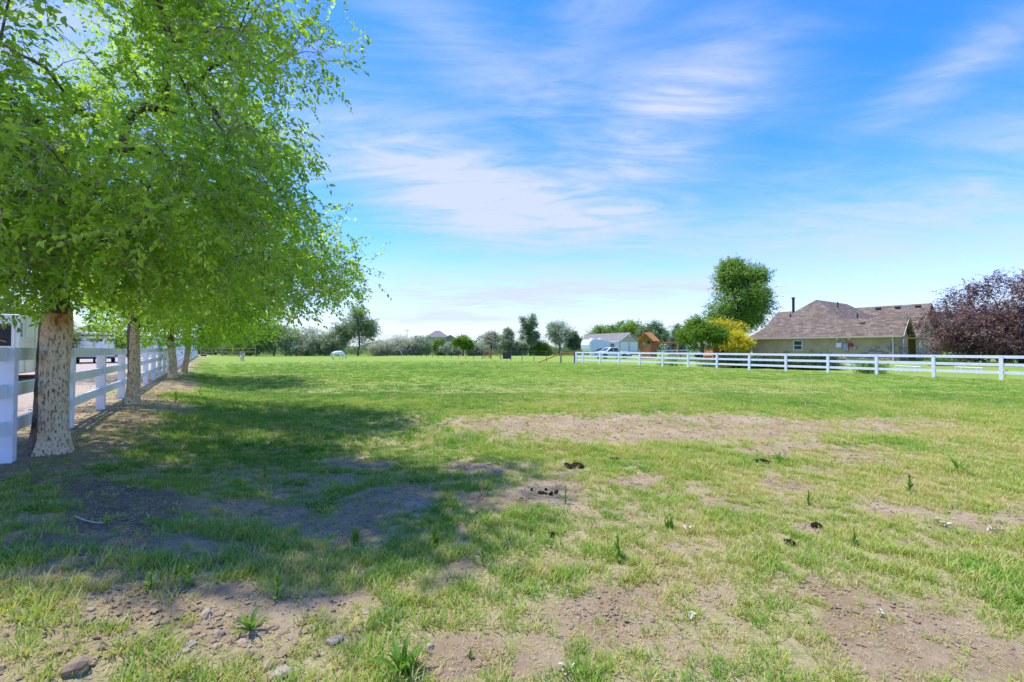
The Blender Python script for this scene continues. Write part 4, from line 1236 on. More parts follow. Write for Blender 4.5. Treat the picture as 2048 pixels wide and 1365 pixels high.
for k in range(8):
    a = k * math.pi / 4; MB().add([(.02, 0, .36), (.02 + .05 * math.cos(a - .3), -.03 + .0, .36 + .05 * math.sin(a - .3)), (.02 + .10 * math.cos(a), -.05, .36 + .10 * math.sin(a)), (.02 + .05 * math.cos(a + .3), -.03, .36 + .05 * math.sin(a + .3))], [(0, 1, 2, 3)]).build('petal', GOLD_L, fl)


# ------------------------------------------------------------------ neighbouring buildings
def garage():
    c = at(1238.5, 708, 118); ang = math.radians(30)
    H = thing('garage', 'beige garage with grey roof and two white doors', 'garage', (c.x, c.y, 0), ang)
    w, L, E, zr = 7.0, 16.0, 3.75, 5.85          # local x across the gable front, y back
    MB().b2(0, w, 0, L, -.2, E).build('wall', BEIGE, H)
    MB().prism([(0, 0, E), (w, 0, E), (w / 2, 0, zr - .12)], (0, 0, 0), (0, .3, 0)).build('gable_wall', BEIGE, H)
    t = .18; o = .4
    poly = [(-o, -.35, E - .2), (w / 2, -.35, zr), (w + o, -.35, E - .2), (w + o, -.35, E - .2 - t), (w / 2, -.35, zr - t * 1.2), (-o, -.35, E - .2 - t)]
    MB().prism(poly, (0, 0, 0), (0, L + .7, 0)).build('roof', SHINGLE_G, H)
    for s in (-1, 1):
        x = -o if s < 0 else w + o
        MB().bar((x, -.385, E - .31), (w / 2, -.385, zr - .1), .05, .24, (0, 1, 0)).build('rake_board', TRIM, H)
    MB().b2(-o - .07, -o, -.35, L, E - .42, E - .22).build('gutter', TRIM, H)
    for x in (.4, 3.75):
        d = MB().b2(x, x + 2.85, -.05, .02, 0, 3.3).build('garage_door', TRIM, H)
        for k in range(5): MB().b2(x + .03, x + 2.82, -.075, -.051, .06 + k * .65, .06 + k * .65 + .6).build('panel', TRIM, d)
    MB().tube([(w / 2, -.36, zr - .85), (w / 2, -.30, zr - .85)], .32, 16).build('gable_vent', TRIM, H)


def far_house():
    c = at(852, 708, 150); H = thing('house', 'distant two storey house with grey roofs beyond the scrub', 'house', (c.x, c.y, 0), math.radians(8))
    MB().b2(0, 7.5, 0, 7, -.2, 5.3).build('wall', BEIGE, H); MB().b2(4.8, 11.3, -3, 5, -.2, 4.2).build('wall', BEIGE, H)
    V = [(-.4, -.4, 5.3), (7.9, -.4, 5.3), (7.9, 7.4, 5.3), (-.4, 7.4, 5.3), (3.0, 3.5, 7.7), (4.5, 3.5, 7.7)]
    solid(H, 'roof', SHINGLE_G, V, [(0, 1, 5, 4), (1, 2, 5), (2, 3, 4, 5), (3, 0, 4), (3, 2, 1, 0)])
    MB().prism([(4.4, -3.4, 4.0), (8.05, -3.4, 6.1), (11.7, -3.4, 4.0)], (0, 0, 0), (0, 8.6, 0)).build('roof', SHINGLE_G, H)
    for x in (1.2, 4.0): window(H, (x, -.005, 4.1), 1.1, 1.2)
    window(H, (8.0, -3.005, 2.9), 1.5, 1.3)


garage(); far_house()
c = at(-10, 640, 46); lb = thing('house', 'tan gabled house end glimpsed behind the white trailer', 'house', (c.x - 2.5, 46, .3), .5)
MB().b2(0, 6, 0, 8, -.3, 3.0).build('wall', BEIGE, lb); MB().prism([(-.4, -.3, 2.9), (3, -.3, 5.6), (6.4, -.3, 2.9)], (0, 0, 0), (0, 8.6, 0)).build('roof', SHINGLE, lb)
window(lb, (3, -.005, 1.6), 1.2, 1.2)
c = at(814, 700, 210); pp = thing('power_pole', 'distant wooden power pole with crossarm above the scrub', 'pole', (c.x, 210, 0))
MB().tube([(0, 0, -.5), (0, 0, 10.6)], [.16, .10], 8).build('pole', WEATHERED, pp); MB().b2(-1.2, 1.2, -.05, .05, 9.95, 10.08).build('crossarm', WEATHERED, pp)
for x in (-1.1, -.5, .5, 1.1): MB().tube([(x, 0, 10.08), (x, 0, 10.25)], .05, 6).build('insulator', STEEL, pp)


def wheel(parent, c, r, w, ax='y', rim=STEEL):
    d = {'y': Vector((0, 1, 0)), 'x': Vector((1, 0, 0))}[ax]; c = Vector(c)
    o = MB().tube([c - d * w / 2, c - d * w * .45, c + d * w * .45, c + d * w / 2], [r * .9, r, r, r * .9], 18).build('wheel', RUBBER, parent)
    MB().tube([c - d * (w / 2 + .012), c + d * (w / 2 + .012)], r * .55, 14).build('rim', rim, o)


# ------------------------------------------------------------------ camper trailer, pickup
def camper():
    c = at(1184, 708, 85); ang = math.radians(41)
    H = thing('camper_trailer', 'white camper trailer with shade tinted side parked behind the pickup', 'camper', (c.x, c.y, 0), ang)
    L, w = 8.8, 2.4          # local x along the side (front at x=0), y back; raised front
    prof = [(0, 1.0), (0, 2.1), (-.02, 3.0), (.25, 3.28), (3.2, 3.28), (5.5, 2.98), (L, 2.75), (L, .62), (2.6, .62), (2.4, 1.0)]
    MB().prism([(x, 0, z) for x, z in prof], (0, 0, 0), (0, w, 0)).build('body', RVSIDE, H, bevel=.08)
    MB().prism([(-.06, .05, .95), (-.45, .25, 1.5), (-.55, .25, 2.2), (-.35, .2, 2.9), (.0, .05, 3.2)], (0, 0, 0), (0, w - .3, 0)).build('front_cap', PALE_WALL, H, bevel=.06)
    MB().b2(.2, 3.2, .1, w - .1, 3.281, 3.34).build('roof_cap', PALE_WALL, H)
    for x in (1.0, 3.6): MB().b2(x, x + .8, .8, 1.5, 3.15 if x > 3 else 3.341, 3.55).build('roof_unit', PALE_WALL, H, bevel=.08)
    # swoosh graphic panels along the side
    for x0, x1, z0, z1 in ((1.0, 1.9, 1.05, 1.3), (1.5, 2.7, 1.25, 1.5), (2.2, 3.0, 1.45, 1.62)):
        MB().prism([(x0, -.012, z0), (x1, -.012, z0 + .05), (x1 + .3, -.012, z1), (x0 + .5, -.012, z1 - .03)], (0, 0, 0), (0, .008, 0)).build('stripe', BLACKM, H)
    MB().prism([(.6, -.012, 1.0), (4.4, -.012, .95), (4.6, -.012, 1.04), (.9, -.012, 1.12)], (0, 0, 0), (0, .008, 0)).build('stripe', BLUE, H)
    window(H, (4.6, -.004, 1.55), 1.3, .6, panes=1, frame=BLACKM); window(H, (6.4, -.004, 2.0), 1.1, .95, panes=1, frame=BLACKM)
    MB().b2(7.5, 8.2, -.03, .0, .7, 2.45).build('door', PALE_WALL, H)
    for x in (4.9, 5.8): wheel(H, (x, .1, .38), .38, .24); wheel(H, (x, w - .1, .38), .38, .24)
    MB().tube([(.8, .6, 0), (.8, .6, 1.0)], .06, 8).build('jack_leg', STEEL, H); MB().tube([(.8, 1.8, 0), (.8, 1.8, 1.0)], .06, 8).build('jack_leg', STEEL, H)


PICKUP = pmat('pale_blue_white_paint', (0.66, 0.71, 0.74), 0.3, 0.04, 2, spec=0.6)


def pickup():
    c = at(1199, 712, 66); ang = math.radians(20)
    H = thing('pickup_truck', 'pale crew cab pickup truck parked behind the white fence', 'truck', (c.x, c.y, 0), ang)
    prof = [(0, .45), (0, .92), (.15, 1.02), (1.25, 1.10), (1.32, 1.08), (5.3, 1.08), (5.35, .5), (4.6, .45), (.5, .40)]
    MB().prism([(x, 0, z) for x, z in prof], (0, 0, 0), (0, 1.9, 0)).build('body', PICKUP, H, bevel=.06)
    cab = [(1.25, 1.083), (1.95, 1.66), (2.2, 1.72), (3.3, 1.70), (3.62, 1.083)]
    MB().prism([(x, .12, z) for x, z in cab], (0, 0, 0), (0, 1.66, 0)).build('cab', PICKUP, H, bevel=.05)
    for poly in ([(1.62, 1.13), (2.05, 1.56), (2.42, 1.60), (2.42, 1.13)], [(2.52, 1.13), (2.52, 1.60), (3.2, 1.58), (3.42, 1.13)]):
        for y0, y1 in ((.105, .119), (1.781, 1.795)):
            MB().prism([(x, y0, z) for x, z in poly], (0, 0, 0), (0, y1 - y0, 0)).build('side_window', GLASS, H)
    MB().add([(1.30, .25, 1.145), (1.30, 1.65, 1.145), (1.885, 1.6, 1.63), (1.885, .3, 1.63)], [(0, 1, 2, 3)]).build('windshield', GLASS, H)
    for x in (1.0, 4.35):
        for y in (.06, 1.84): wheel(H, (x, y, .38), .38, .25)
    for y in (.1, 1.5): MB().b2(-.03, .04, y, y + .3, .74, .90).build('headlight', GLASS, H)
    MB().b2(-.04, .02, .5, 1.4, .66, .9).build('grille', BLACKM, H); MB().b2(-.1, .0, .05, 1.85, .45, .62).build('bumper', STEEL, H); MB().b2(5.352, 5.45, .05, 1.85, .5, .66).build('bumper', STEEL, H)
    MB().b2(1.5, 1.6, -.16, .1, 1.12, 1.28).build('mirror', BLACKM, H)


camper(); pickup()


# ------------------------------------------------------------------ wooden playset with swing beam
def playset():
    c = at(1281, 716, 62); H = thing('playset', 'redwood stained playhouse with gabled roof and swing beam', 'playset', (c.x, c.y, 0), math.radians(-38))
    w, dp = 1.5, 2.0        # x across the gable front (left), y back ; swing beam goes to +x
    for x in (0, w):
        for y in (0, dp): MB().b2(x - .06, x + .06, y - .06, y + .06, 0, 2.75).build('post', REDWOOD, H)
    MB().b2(w / 2 - .05, w / 2 + .05, -.05, .05, 1.3, 3.3).build('post', REDWOOD, H)
    MB().b2(-.05, w + .05, -.05, dp + .05, 1.18, 1.28).build('deck', REDWOOD, H)
    for k in range(9): MB().b2(.08 + k * .155, .08 + k * .155 + .135, -.09, -.062, .05, 1.95).build('slat', REDWOOD, H)
    MB().b2(-.06, w + .06, -.115, -.091, 1.95, 2.05).build('rail', CEDAR, H)
    for k in range(10): MB().b2(w + .062, w + .09, .02 + 0, dp - .02, .12 + k * .225, .12 + k * .225 + .21).build('board', REDWOOD, H)
    zr, E = 3.75, 2.55
    poly = [(-.45, -.3, E), (w / 2, -.3, zr), (w + .45, -.3, E), (w + .42, -.3, E - .08), (w / 2, -.3, zr - .1), (-.42, -.3, E - .08)]
    MB().prism(poly, (0, 0, 0), (0, dp + .6, 0)).build('roof', CEDAR, H)
    for s in (0, 1):
        for k in range(7):
            f = (k + .5) / 7; x = (-.45 + (w / 2 + .45) * f) if s == 0 else (w + .45 - (w / 2 + .45) * f); z = E + (zr - E) * f
            MB().box((x, dp / 2, z + .03), (.22, dp + .62, .025), Matrix.Rotation((-.79 if s == 0 else .79), 3, 'Y')).build('roof_board', CEDAR, H)
    MB().b2(w, w + 3.9, dp / 2 - .07, dp / 2 + .07, 2.25, 2.43).build('swing_beam', REDWOOD, H)
    for s in (-1, 1): MB().bar((w + 3.3, dp / 2 + s * .06, 2.25), (w + 3.45, dp / 2 + s * 1.05, 0), .09, .12).build('leg', REDWOOD, H)
    for x in (2.3, 3.6):
        for dx in (-.22, .22): MB().tube([(x + dx, dp / 2, 2.25), (x + dx, dp / 2, .55)], .012, 4).build('swing_chain', STEEL, H)
        MB().b2(x - .25, x + .25, dp / 2 - .09, dp / 2 + .09, .51, .549).build('swing_seat', RUBBER, H)


playset()
# orange shed under the golden trees, board fence, red chest and a few garden things
c = at(1426, 716, 58); sh = thing('garden_shed', 'orange wooden garden shed under the golden tree', 'shed', (c.x, c.y, 0), .1)
MB().b2(0, 3.1, 0, 2.2, 0, 1.75).build('wall', CEDAR, sh)
for k in range(14):
    if not 5 <= k <= 6: MB().b2(.02 + k * .22, .02 + k * .22 + .2, -.03, -.003, .02, 1.72).build('board', CEDAR, sh)
MB().b2(1.12, 1.54, -.03, -.003, .02, 1.7).build('door', DARK, sh)
MB().bar((1.75, -.045, .15), (3.0, -.045, 1.6), .02, .1, (0, 1, 0)).build('brace', REDWOOD, sh)
MB().prism([(-.2, -.3, 1.76), (3.3, -.3, 1.76), (3.3, 2.5, 2.0), (-.2, 2.5, 2.0)], (0, 0, 0), (0, 0, .08)).build('roof', SHINGLE, sh)
c = at(1475, 714, 58); bf = thing('board_fence', 'short brown board fence between the shed and the house', 'fence', (c.x, c.y, 0), .05)
for k in range(9): MB().b2(k * .19, k * .19 + .175, 0, .025, 0, 1.45).build('board', REDWOOD, bf)
MB().b2(0, 1.72, .026, .08, 1.15, 1.25).build('rail', REDWOOD, bf); MB().b2(0, 1.72, -.06, .08, 1.451, 1.50).build('cap_rail', FASCIA, bf)
c = at(1409, 717, 54); rc = thing('storage_chest', 'red storage chest on the lawn beside the orange shed', 'chest', (c.x, c.y, 0), .1)
MB().b2(0, .95, 0, .6, .06, .5).build('chest_body', RED, rc, bevel=.03); MB().b2(-.03, .98, -.03, .63, .505, .6).build('lid', RED, rc, bevel=.02); MB().b2(.1, .85, .1, .5, 0, .058).build('base', BLACKM, rc)
c = at(1392, 717, 55); gb = thing('grill', 'dark covered grill left of the red chest', 'grill', (c.x, c.y, 0), .1)
MB().tube([(.4, .3, .45), (.4, .3, .62), (.4, .3, .85), (.4, .3, .9)], [.3, .42, .36, .1], 14).build('lid', BLACKM, gb, True)
for a in (0, 2.1, 4.2): MB().tube([(.4 + .2 * math.cos(a), .3 + .2 * math.sin(a), .5), (.4 + .35 * math.cos(a), .3 + .35 * math.sin(a), 0)], .03, 6).build('leg', BLACKM, gb)
# low utility trailer and white tubs seen between the rails right of the pickup
c = at(1242, 712, 72); ut = thing('utility_trailer', 'low dark flatbed trailer right of the pickup', 'trailer', (c.x, c.y, 0), .12)
MB().b2(0, 3.0, 0, 1.6, .5, .6).build('bed', BLACKM, ut)
for x in (0, 1.0, 2.0, 2.94): MB().b2(x, x + .06, -.02, .04, .601, 1.0).build('stake', WEATHERED, ut)
MB().b2(0, 3.0, -.05, -.021, .8, .92).build('side_board', WEATHERED, ut)
for y in (.05, 1.55): wheel(ut, (1.5, y, .3), .3, .2)
MB().tube([(0, .8, .5), (-1.1, .8, .42)], .05, 6).build('tongue', BLACKM, ut)


# ------------------------------------------------------------------ trailers in the yard left of the fence
def enclosed_trailer():
    c = (-17.7, 16.0); H = thing('enclosed_trailer', 'white enclosed trailer with dark window opening at far left', 'trailer', (c[0], c[1], hz(*c)), LOT_ROT + math.pi)
    # local: x = away along the fence, y = -NX direction reversed (towards left is +y?)
    w, L = 2.3, 6.2
    MB().b2(0, L, 0, w, .28, 2.42).build('body', PALE_WALL, H, bevel=.05)
    MB().b2(-.02, L, -.02, w + .02, 2.30, 2.40).build('roof_edge', TRIM, H)
    fr = MB()
    for y0, y1, z0, z1 in ((.12, .20, 1.2, 2.14), (1.55, 1.63, 1.2, 2.14), (.2, 1.55, 2.06, 2.14), (.2, 1.55, 1.2, 1.28)): fr.b2(-.05, .0 - .002, y0, y1, z0, z1)
    f = fr.build('window', TRIM, H); MB().b2(-.02, -.004, .2, 1.55, 1.28, 2.06).build('opening', DARK, f)
    for z in (1.5, 1.78): MB().b2(-.035, -.021, .5, 1.2, z, z + .05).build('shelf', WEATHERED, f)
    MB().tube([(-.04, .32, 1.42), (-.04, .95, 1.72)], .02, 6).build('stick', CEDAR, f)
    MB().b2(.05, .26, -.006, -.002, 1.62, 2.12).build('blue_sign', BLUE, H)
    for k in range(4): MB().tube([(.10, -.008, 1.72 + k * .09), (.15, -.008, 1.76 + k * .09), (.2, -.008, 1.71 + k * .09)], .009, 4).build('scribble', PALE_WALL, H)
    for k in range(5): MB().b2(.55 + k * 1.1, .60 + k * 1.1, -.03, -.001, .32, 2.28).build('rib', TRIM, H)
    for k in range(9): MB().b2(.62, 1.58, -.018, -.001, 1.1 + k * .06, 1.12 + k * .06).build('louvre', TRIM, H)
    for x in (3.0, 3.9): wheel(H, (x, .05, .33), .33, .24); wheel(H, (x, w - .05, .33), .33, .24)
    MB().b2(2.5, 4.4, -.18, -.002, .70, .76).build('fender', STEEL, H)
    MB().tube([(0, w / 2, .35), (-1.3, w / 2, .35)], .06, 6).build('tongue', BLACKM, H); MB().tube([(-1.1, w / 2, 0), (-1.1, w / 2, .5)], .05, 6).build('jack', STEEL, H)


enclosed_trailer()


def horse_trailer():
    c = at(146, 726, 35); z = hz(c.x, 35); H = thing('horse_trailer', 'white horse trailer with red stripe and three oblong windows', 'trailer', (c.x, 35, z), .72)
    w, L = 2.42, 5.0
    MB().b2(0, w, 0, L, .42, 2.50).build('body', PALE_WALL, H, bevel=.08)
    MB().b2(.1, w - .1, -.02, -.002, 2.16, 2.30).build('red_stripe', RED, H)
    for x0, x1 in ((.06, .52), (.72, 1.72), (1.92, 2.34)):
        n = 8; r = .12; pts = [(x0 + r + r * math.cos(a), -.012, 1.87 + r * math.sin(a)) for a in [math.pi / 2 + math.pi * k / n for k in range(n + 1)]] + [(x1 - r + r * math.cos(a), -.012, 1.87 + r * math.sin(a)) for a in [-math.pi / 2 + math.pi * k / n for k in range(n + 1)]]
        MB().prism(pts, (0, 0, 0), (0, .01, 0)).build('window', GLASS, H)
    for x in (.02, w / 2, w - .05): MB().b2(x, x + .03, -.03, -.013, .5, 2.1).build('door_edge', STEEL, H)
    MB().b2(-.02, w + .02, -.14, -.03, .36, .50).build('bumper', BLACKM, H)
    for x in (.12, w - .22): MB().b2(x, x + .1, -.04, -.003, .75, .95).build('tail_light', RED, H)
    for y in (2.0, 2.85):
        for x in (.1, w - .1): wheel(H, (x, y, .36), .36, .24, 'x')
    MB().tube([(w / 2, .3, 0), (w / 2, .3, .42)], .08, 8).build('axle_stand', BLACKM, H)
    MB().tube([(w / 2, L, .5), (w / 2, L + 1.4, .5)], .06, 6).build('tongue', BLACKM, H)


horse_trailer()


def stock_trailer(label, px, py, Y, rz, L, hgt):
    c = at(px, py, Y); H = thing('stock_trailer', label, 'trailer', (c.x, Y, hz(c.x, Y)), rz)
    MB().b2(0, L, 0, 2.2, .5, hgt).build('body', PALE_WALL, H, bevel=.06)
    MB().b2(.0, L, -.02, -.002, hgt - .45, hgt - .32).build('blue_stripe', BLUE, H)
    for k in range(4): MB().b2(.35 + k * L / 4.3, .35 + k * L / 4.3 + .7, -.015, -.003, 1.45, 1.85).build('window', GLASS, H)
    MB().prism([(-.1, .0, hgt + .002), (-.1, 2.2, hgt + .002), (-.1, 1.1, hgt + .4)], (0, 0, 0), (L + .2, 0, 0)).build('roof', PALE_WALL, H)
    for x in (L * .55, L * .55 + .85):
        for y in (.05, 2.15): wheel(H, (x, y, .36), .36, .22)
    MB().tube([(0, 1.1, .55), (-1.2, 1.1, .5)], .06, 6).build('tongue', BLACKM, H)


stock_trailer('white trailer with a blue stripe right of the second elm trunk', 276, 716, 46, .95, 5.2, 2.5)
stock_trailer('white trailer farthest back behind the third elm', 318, 714, 60, .95, 4.4, 2.3)
c = at(407, 714, 76); tu = thing('feed_tub', 'small black feed tub at the far end of the left fence', 'tub', (c.x, 76, 0))
MB().tube([(0, 0, 0), (0, 0, .25), (0, 0, .42)], [.34, .4, .44], 16).build('tub', RUBBER, tu, True); MB().tube([(0, 0, .421), (0, 0, .45)], [.46, .46], 16).build('rim', RUBBER, tu)


# ------------------------------------------------------------------ horses
def coat(name, base, patch, legs, scale, thr):
    m = bpy.data.materials.new(name); m.use_nodes = True; t = m.node_tree; p = t.nodes['Principled BSDF']; tc = nd(t, 'ShaderNodeTexCoord'); O = tc.outputs['Object']
    n = noise(t, O, scale, 3, .55); s = nd(t, 'ShaderNodeSeparateXYZ'); lk(t, O, s.inputs[0])
    c = mixc(t, smooth(t, n, *thr), base, patch)
    c = mixc(t, mth(t, 'MULTIPLY', smooth(t, s.outputs[2], .55, .15), .8), c, legs)
    lk(t, c, p.inputs['Base Color']); p.inputs['Roughness'].default_value = .75; return m


def horse(name, label, loc, rz, m, dark, k=1.0):
    """grazing horse facing local +x: one skinned body, mane and tail as parts"""
    H = thing(name, label, 'horse', loc, rz); H.scale = (k, k, k)
    J = {}; V = []; E = []; R = []

    def v(nm, p, r, par=None):
        J[nm] = len(V); V.append(p); R.append(r if isinstance(r, tuple) else (r, r))
        if par: E.append((J[par], J[nm]))
    v('pelvis', (-.55, 0, 1.10), (.25, .27)); v('loin', (-.2, 0, 1.08), (.24, .28), 'pelvis'); v('chest', (.25, 0, 1.04), (.24, .31), 'loin'); v('wither', (.48, 0, 1.10), (.18, .26), 'chest')
    v('neck1', (.72, 0, .98), (.115, .18), 'wither'); v('neck2', (.98, 0, .70), (.09, .14), 'neck1'); v('poll', (1.13, 0, .50), (.085, .115), 'neck2')
    v('face', (1.20, 0, .28), (.07, .09), 'poll'); v('muzzle', (1.235, 0, .09), (.052, .06), 'face')
    v('rump', (-.78, 0, 1.02), (.17, .18), 'pelvis')
    for s in (-1, 1):
        o = .10 * s
        v(f'st{s}', (-.70 - o, .13 * s, .78), (.12, .14), 'pelvis'); v(f'ho{s}', (-.86 - o, .13 * s, .46), (.058, .07), f'st{s}'); v(f'ca{s}', (-.80 - o, .13 * s, .24), .036, f'ho{s}'); v(f'fe{s}', (-.76 - o, .13 * s, .10), .044, f'ca{s}'); v(f'hf{s}', (-.73 - o, .13 * s, .02), .058, f'fe{s}')
        v(f'el{s}', (.42 + o, .13 * s, .72), (.085, .10), 'chest'); v(f'kn{s}', (.45 + o * 1.6, .12 * s, .42), .05, f'el{s}'); v(f'pa{s}', (.44 + o * 1.8, .12 * s, .20), .034, f'kn{s}'); v(f'fo{s}', (.45 + o * 1.9, .12 * s, .09), .043, f'pa{s}'); v(f'ff{s}', (.48 + o * 1.9, .12 * s, .02), .056, f'fo{s}')
        v(f'ear{s}', (1.09, .075 * s, .60), .028, 'poll'); v(f'et{s}', (1.06, .10 * s, .69), .012, f'ear{s}')
    me = bpy.data.meshes.new('body'); me.from_pydata(V, E, []); me.materials.append(m)
    o = bpy.data.objects.new('body', me); COL.objects.link(o); o.parent = H
    sk = o.modifiers.new('skin', 'SKIN'); sk.use_smooth_shade = True
    for i, sv in enumerate(me.skin_vertices[0].data): sv.radius = R[i]; sv.use_root = (i == 0)
    o.modifiers.new('subd', 'SUBSURF').levels = 2; o.modifiers['subd'].render_levels = 2
    MB().tube([(-.92, 0, 1.10), (-1.02, 0, .95), (-1.05, .02, .65), (-1.02, .03, .35)], [.05, .075, .085, .03], 8).build('tail', dark, H, True)
    MB().tube([(.5, 0, 1.34), (.78, 0, 1.14), (1.02, 0, .84), (1.13, 0, .63)], [.02, .045, .04, .03], 6).build('mane', dark, H, True)
    for s in (-1, 1): MB().tube([(1.19, .062 * s, .40), (1.195, .086 * s, .395)], [.022, .012], 8).build('eye', RUBBER, H)


gc = coat('dappled_grey_coat', (0.82, 0.80, 0.78), (0.58, 0.58, 0.60), (0.16, 0.15, 0.15), 4.0, (.5, .68))
bc = coat('brown_white_coat', (0.60, 0.55, 0.50), (0.20, 0.11, 0.07), (0.50, 0.42, 0.36), 2.2, (.46, .56))
gm = pmat('pale_mane_hair', (0.55, 0.53, 0.50), .8, .2, 20); bmn = pmat('brown_mane_hair', (0.12, 0.07, 0.045), .8, .2, 20)
p = on_ground(676, 719.5); horse('horse', 'white dappled horse grazing side on in the far field', (p.x, p.y, 0), math.radians(4), gc, gm, .90)
p = on_ground(475, 723); horse('horse', 'brown and white horse grazing head on near the far corner', (p.x, p.y + .9, 0), math.radians(-62), bc, bmn, .92)


# ------------------------------------------------------------------ weeds, droppings, litter in the foreground
def leaf_shape(L, Wd, curl, fold, mat, seed, n=5):
    r = random.Random(seed); vs, fs = [], []
    for i in range(n + 1):
        t = i / n; w = Wd * math.sin(math.pi * min(1, t * .92 + .06)) ** .8 * (1 - .3 * t); x = L * t * math.cos(curl * t * .6); z = L * (.12 * t) + L * (math.sin(curl * t) * .45 - curl * t * t * .35)
        vs += [(x, -w / 2, z + fold * w), (x, 0, z), (x, w / 2, z + fold * w)]
    for i in range(n):
        a = i * 3; fs += [(a, a + 3, a + 4, a + 1), (a + 1, a + 4, a + 5, a + 2)]
    me = bpy.data.meshes.new('leaf'); me.from_pydata(vs, [], fs); me.polygons.foreach_set('use_smooth', [True] * len(fs))
    a = me.attributes.new('tint', 'FLOAT', 'POINT'); a.data.foreach_set('value', np.full(len(vs), r.random(), np.float32)); me.materials.append(mat)
    return me


BROAD = [leaf_shape(1, .34, 1.0, .25, WEED_L, k) for k in range(4)]; LANCE = [leaf_shape(1, .14, .9, .4, WEED_L, 10 + k) for k in range(4)]; YOUNG = [leaf_shape(1, .42, .8, .25, WEED_Y, 20 + k) for k in range(4)]


def weed(label, px, py, kind, size, seed):
    p = on_ground(px, py); r = random.Random(seed)
    H = thing('weed', label, 'weed', p - Vector((0, 0, .01)), r.uniform(0, 6), 'weeds growing in the foreground turf')
    if kind == 'rosette':
        for k in range(13):
            inst('leaf', r.choice(LANCE), H, (0, 0, .005), (0, -r.uniform(.15, 1.0), k * 2.4 + r.uniform(-.3, .3)), (size * r.uniform(.7, 1.15),) * 3)
    elif kind == 'tuft':
        for k in range(16):
            inst('leaf', r.choice(LANCE), H, (r.uniform(-.02, .02), r.uniform(-.02, .02), 0), (0, -r.uniform(.8, 1.45), k * 2.4), (size * r.uniform(.6, 1.1), size * .5, size * r.uniform(.6, 1.1)))
    else:
        ms = YOUNG if kind == 'young' else (BROAD if kind == 'broad' else LANCE)
        MB().tube([(0, 0, 0), (.02 * size, .01, size * .5), (0, .02 * size, size)], [.005, .004, .002], 5).build('stem', WEED_L, H)
        n = 11
        for k in range(n):
            f = (k + .6) / n; inst('leaf', r.choice(ms), H, (0, .01 * f * size, size * f * .97), (0, -(.25 + .9 * f) + r.uniform(-.2, .2), k * 2.4), (size * ((.85 if kind == 'lance' else .66) - .32 * f),) * 3)


WEEDS = [(160, 1022, 'young', .10, 'bright green sprout at the edge of the dark soil patch'), (212, 1050, 'young', .11, 'small leafy sprout right in the dark soil patch'),
         (300, 1178, 'young', .13, 'bushy light green weed below the dark soil patch'), (375, 1172, 'young', .14, 'upright broad leaved weed right of the bushy one'),
         (553, 1195, 'young', .17, 'tallest yellow green weed in the left foreground'), (505, 1150, 'tuft', .13, 'grey green grassy tuft between two leafy weeds'),
         (712, 1092, 'tuft', .24, 'tall pale grassy tuft beside the bare sandy patch'), (500, 1262, 'rosette', .19, 'long leaved rosette among the clods'),
         (800, 1350, 'rosette', .25, 'large dark green rosette at the bottom edge'), (812, 1352, 'tuft', .22, 'thick grassy tuft growing from the large rosette'), (942, 1318, 'broad', .07, 'low crinkled plant on brown soil near bottom edge'),
         (965, 1132, 'lance', .19, 'slim leaved weed left of centre in the mid foreground'), (870, 1090, 'tuft', .20, 'grassy tuft right of the bare sandy patch'),
         (1132, 1008, 'lance', .22, 'slim weed standing in the cloddy bare patch'), (1235, 1118, 'broad', .21, 'broad leaved weed right of centre'), 
         (1340, 1060, 'tuft', .20, 'leaning grassy weed in the open foreground'), 
         (1618, 1012, 'lance', .22, 'slim weed above the small dark dropping'), (1820, 985, 'broad', .22, 'spreading broad weed at right'), (1710, 1092, 'broad', .13, 'small upright weed among dry leaf litter'),
         (530, 958, 'broad', .20, 'leafy weed in the shaded grass under the elms'), (1917, 942, 'rosette', .28, 'dark green rosette far right in the turf'),
         (1560, 925, 'rosette', .24, 'low dark rosette beyond the sandy strip'), (400, 795, 'lance', .42, 'tall weed beside the second elm'), (352, 806, 'lance', .40, 'weed at the foot of the second elm'), (128, 905, 'tuft', .22, 'moss green tuft against the nearest elm trunk'), (92, 905, 'tuft', .15, 'small moss green tuft left of the nearest trunk base')]
for i, (px, py, kd, sz, lb) in enumerate(WEEDS): weed(lb, px, py, kd, sz * (.60 if kd == 'lance' else .78), 700 + i)


def dung(label, px, py, n, s, spread, seed):
    p = on_ground(px, py); r = random.Random(seed); H = thing('dung_pile', label, 'dung', p, 0, 'dark droppings on the turf')
    ms = [rock_mesh(seed + k, DUNG, .75, 2) for k in range(3)]
    for k in range(n):
        a, d = r.uniform(0, 6.3), spread * math.sqrt(r.random())
        inst('dropping', r.choice(ms), H, (d * math.cos(a), d * .6 * math.sin(a), s * r.uniform(.3, .9)), (r.uniform(-.5, .5), r.uniform(-.5, .5), r.uniform(0, 6)), (s * r.uniform(.7, 1.2),) * 3)


dung('wide dark dung heap in the middle of the turf', 1148, 935, 16, .035, .12, 1); dung('single black dropping on the right foreground turf', 1577, 1090, 3, .026, .015, 2)
dung('dark flattened dropping beside a bare spot at right', 1633, 1056, 4, .024, .03, 3); dung('brown dung heap just beyond the pale bare spot', 1226, 922, 8, .03, .07, 4)
dung('low dark dung heap left of the sandy strip', 1522, 926, 12, .03, .14, 5); dung('scattered dark droppings on the cloddy bare patch', 1092, 986, 9, .024, .17, 6)
dung('small dark clump of dung left of the broad weed', 1104, 1076, 4, .022, .03, 7)

PALE = pmat('dry_white_husk', (0.58, 0.51, 0.39), .8, .15, 12); STONE_P = pmat('pale_stone', (0.38, 0.31, 0.24), .9, .2, 10, .4, 40)


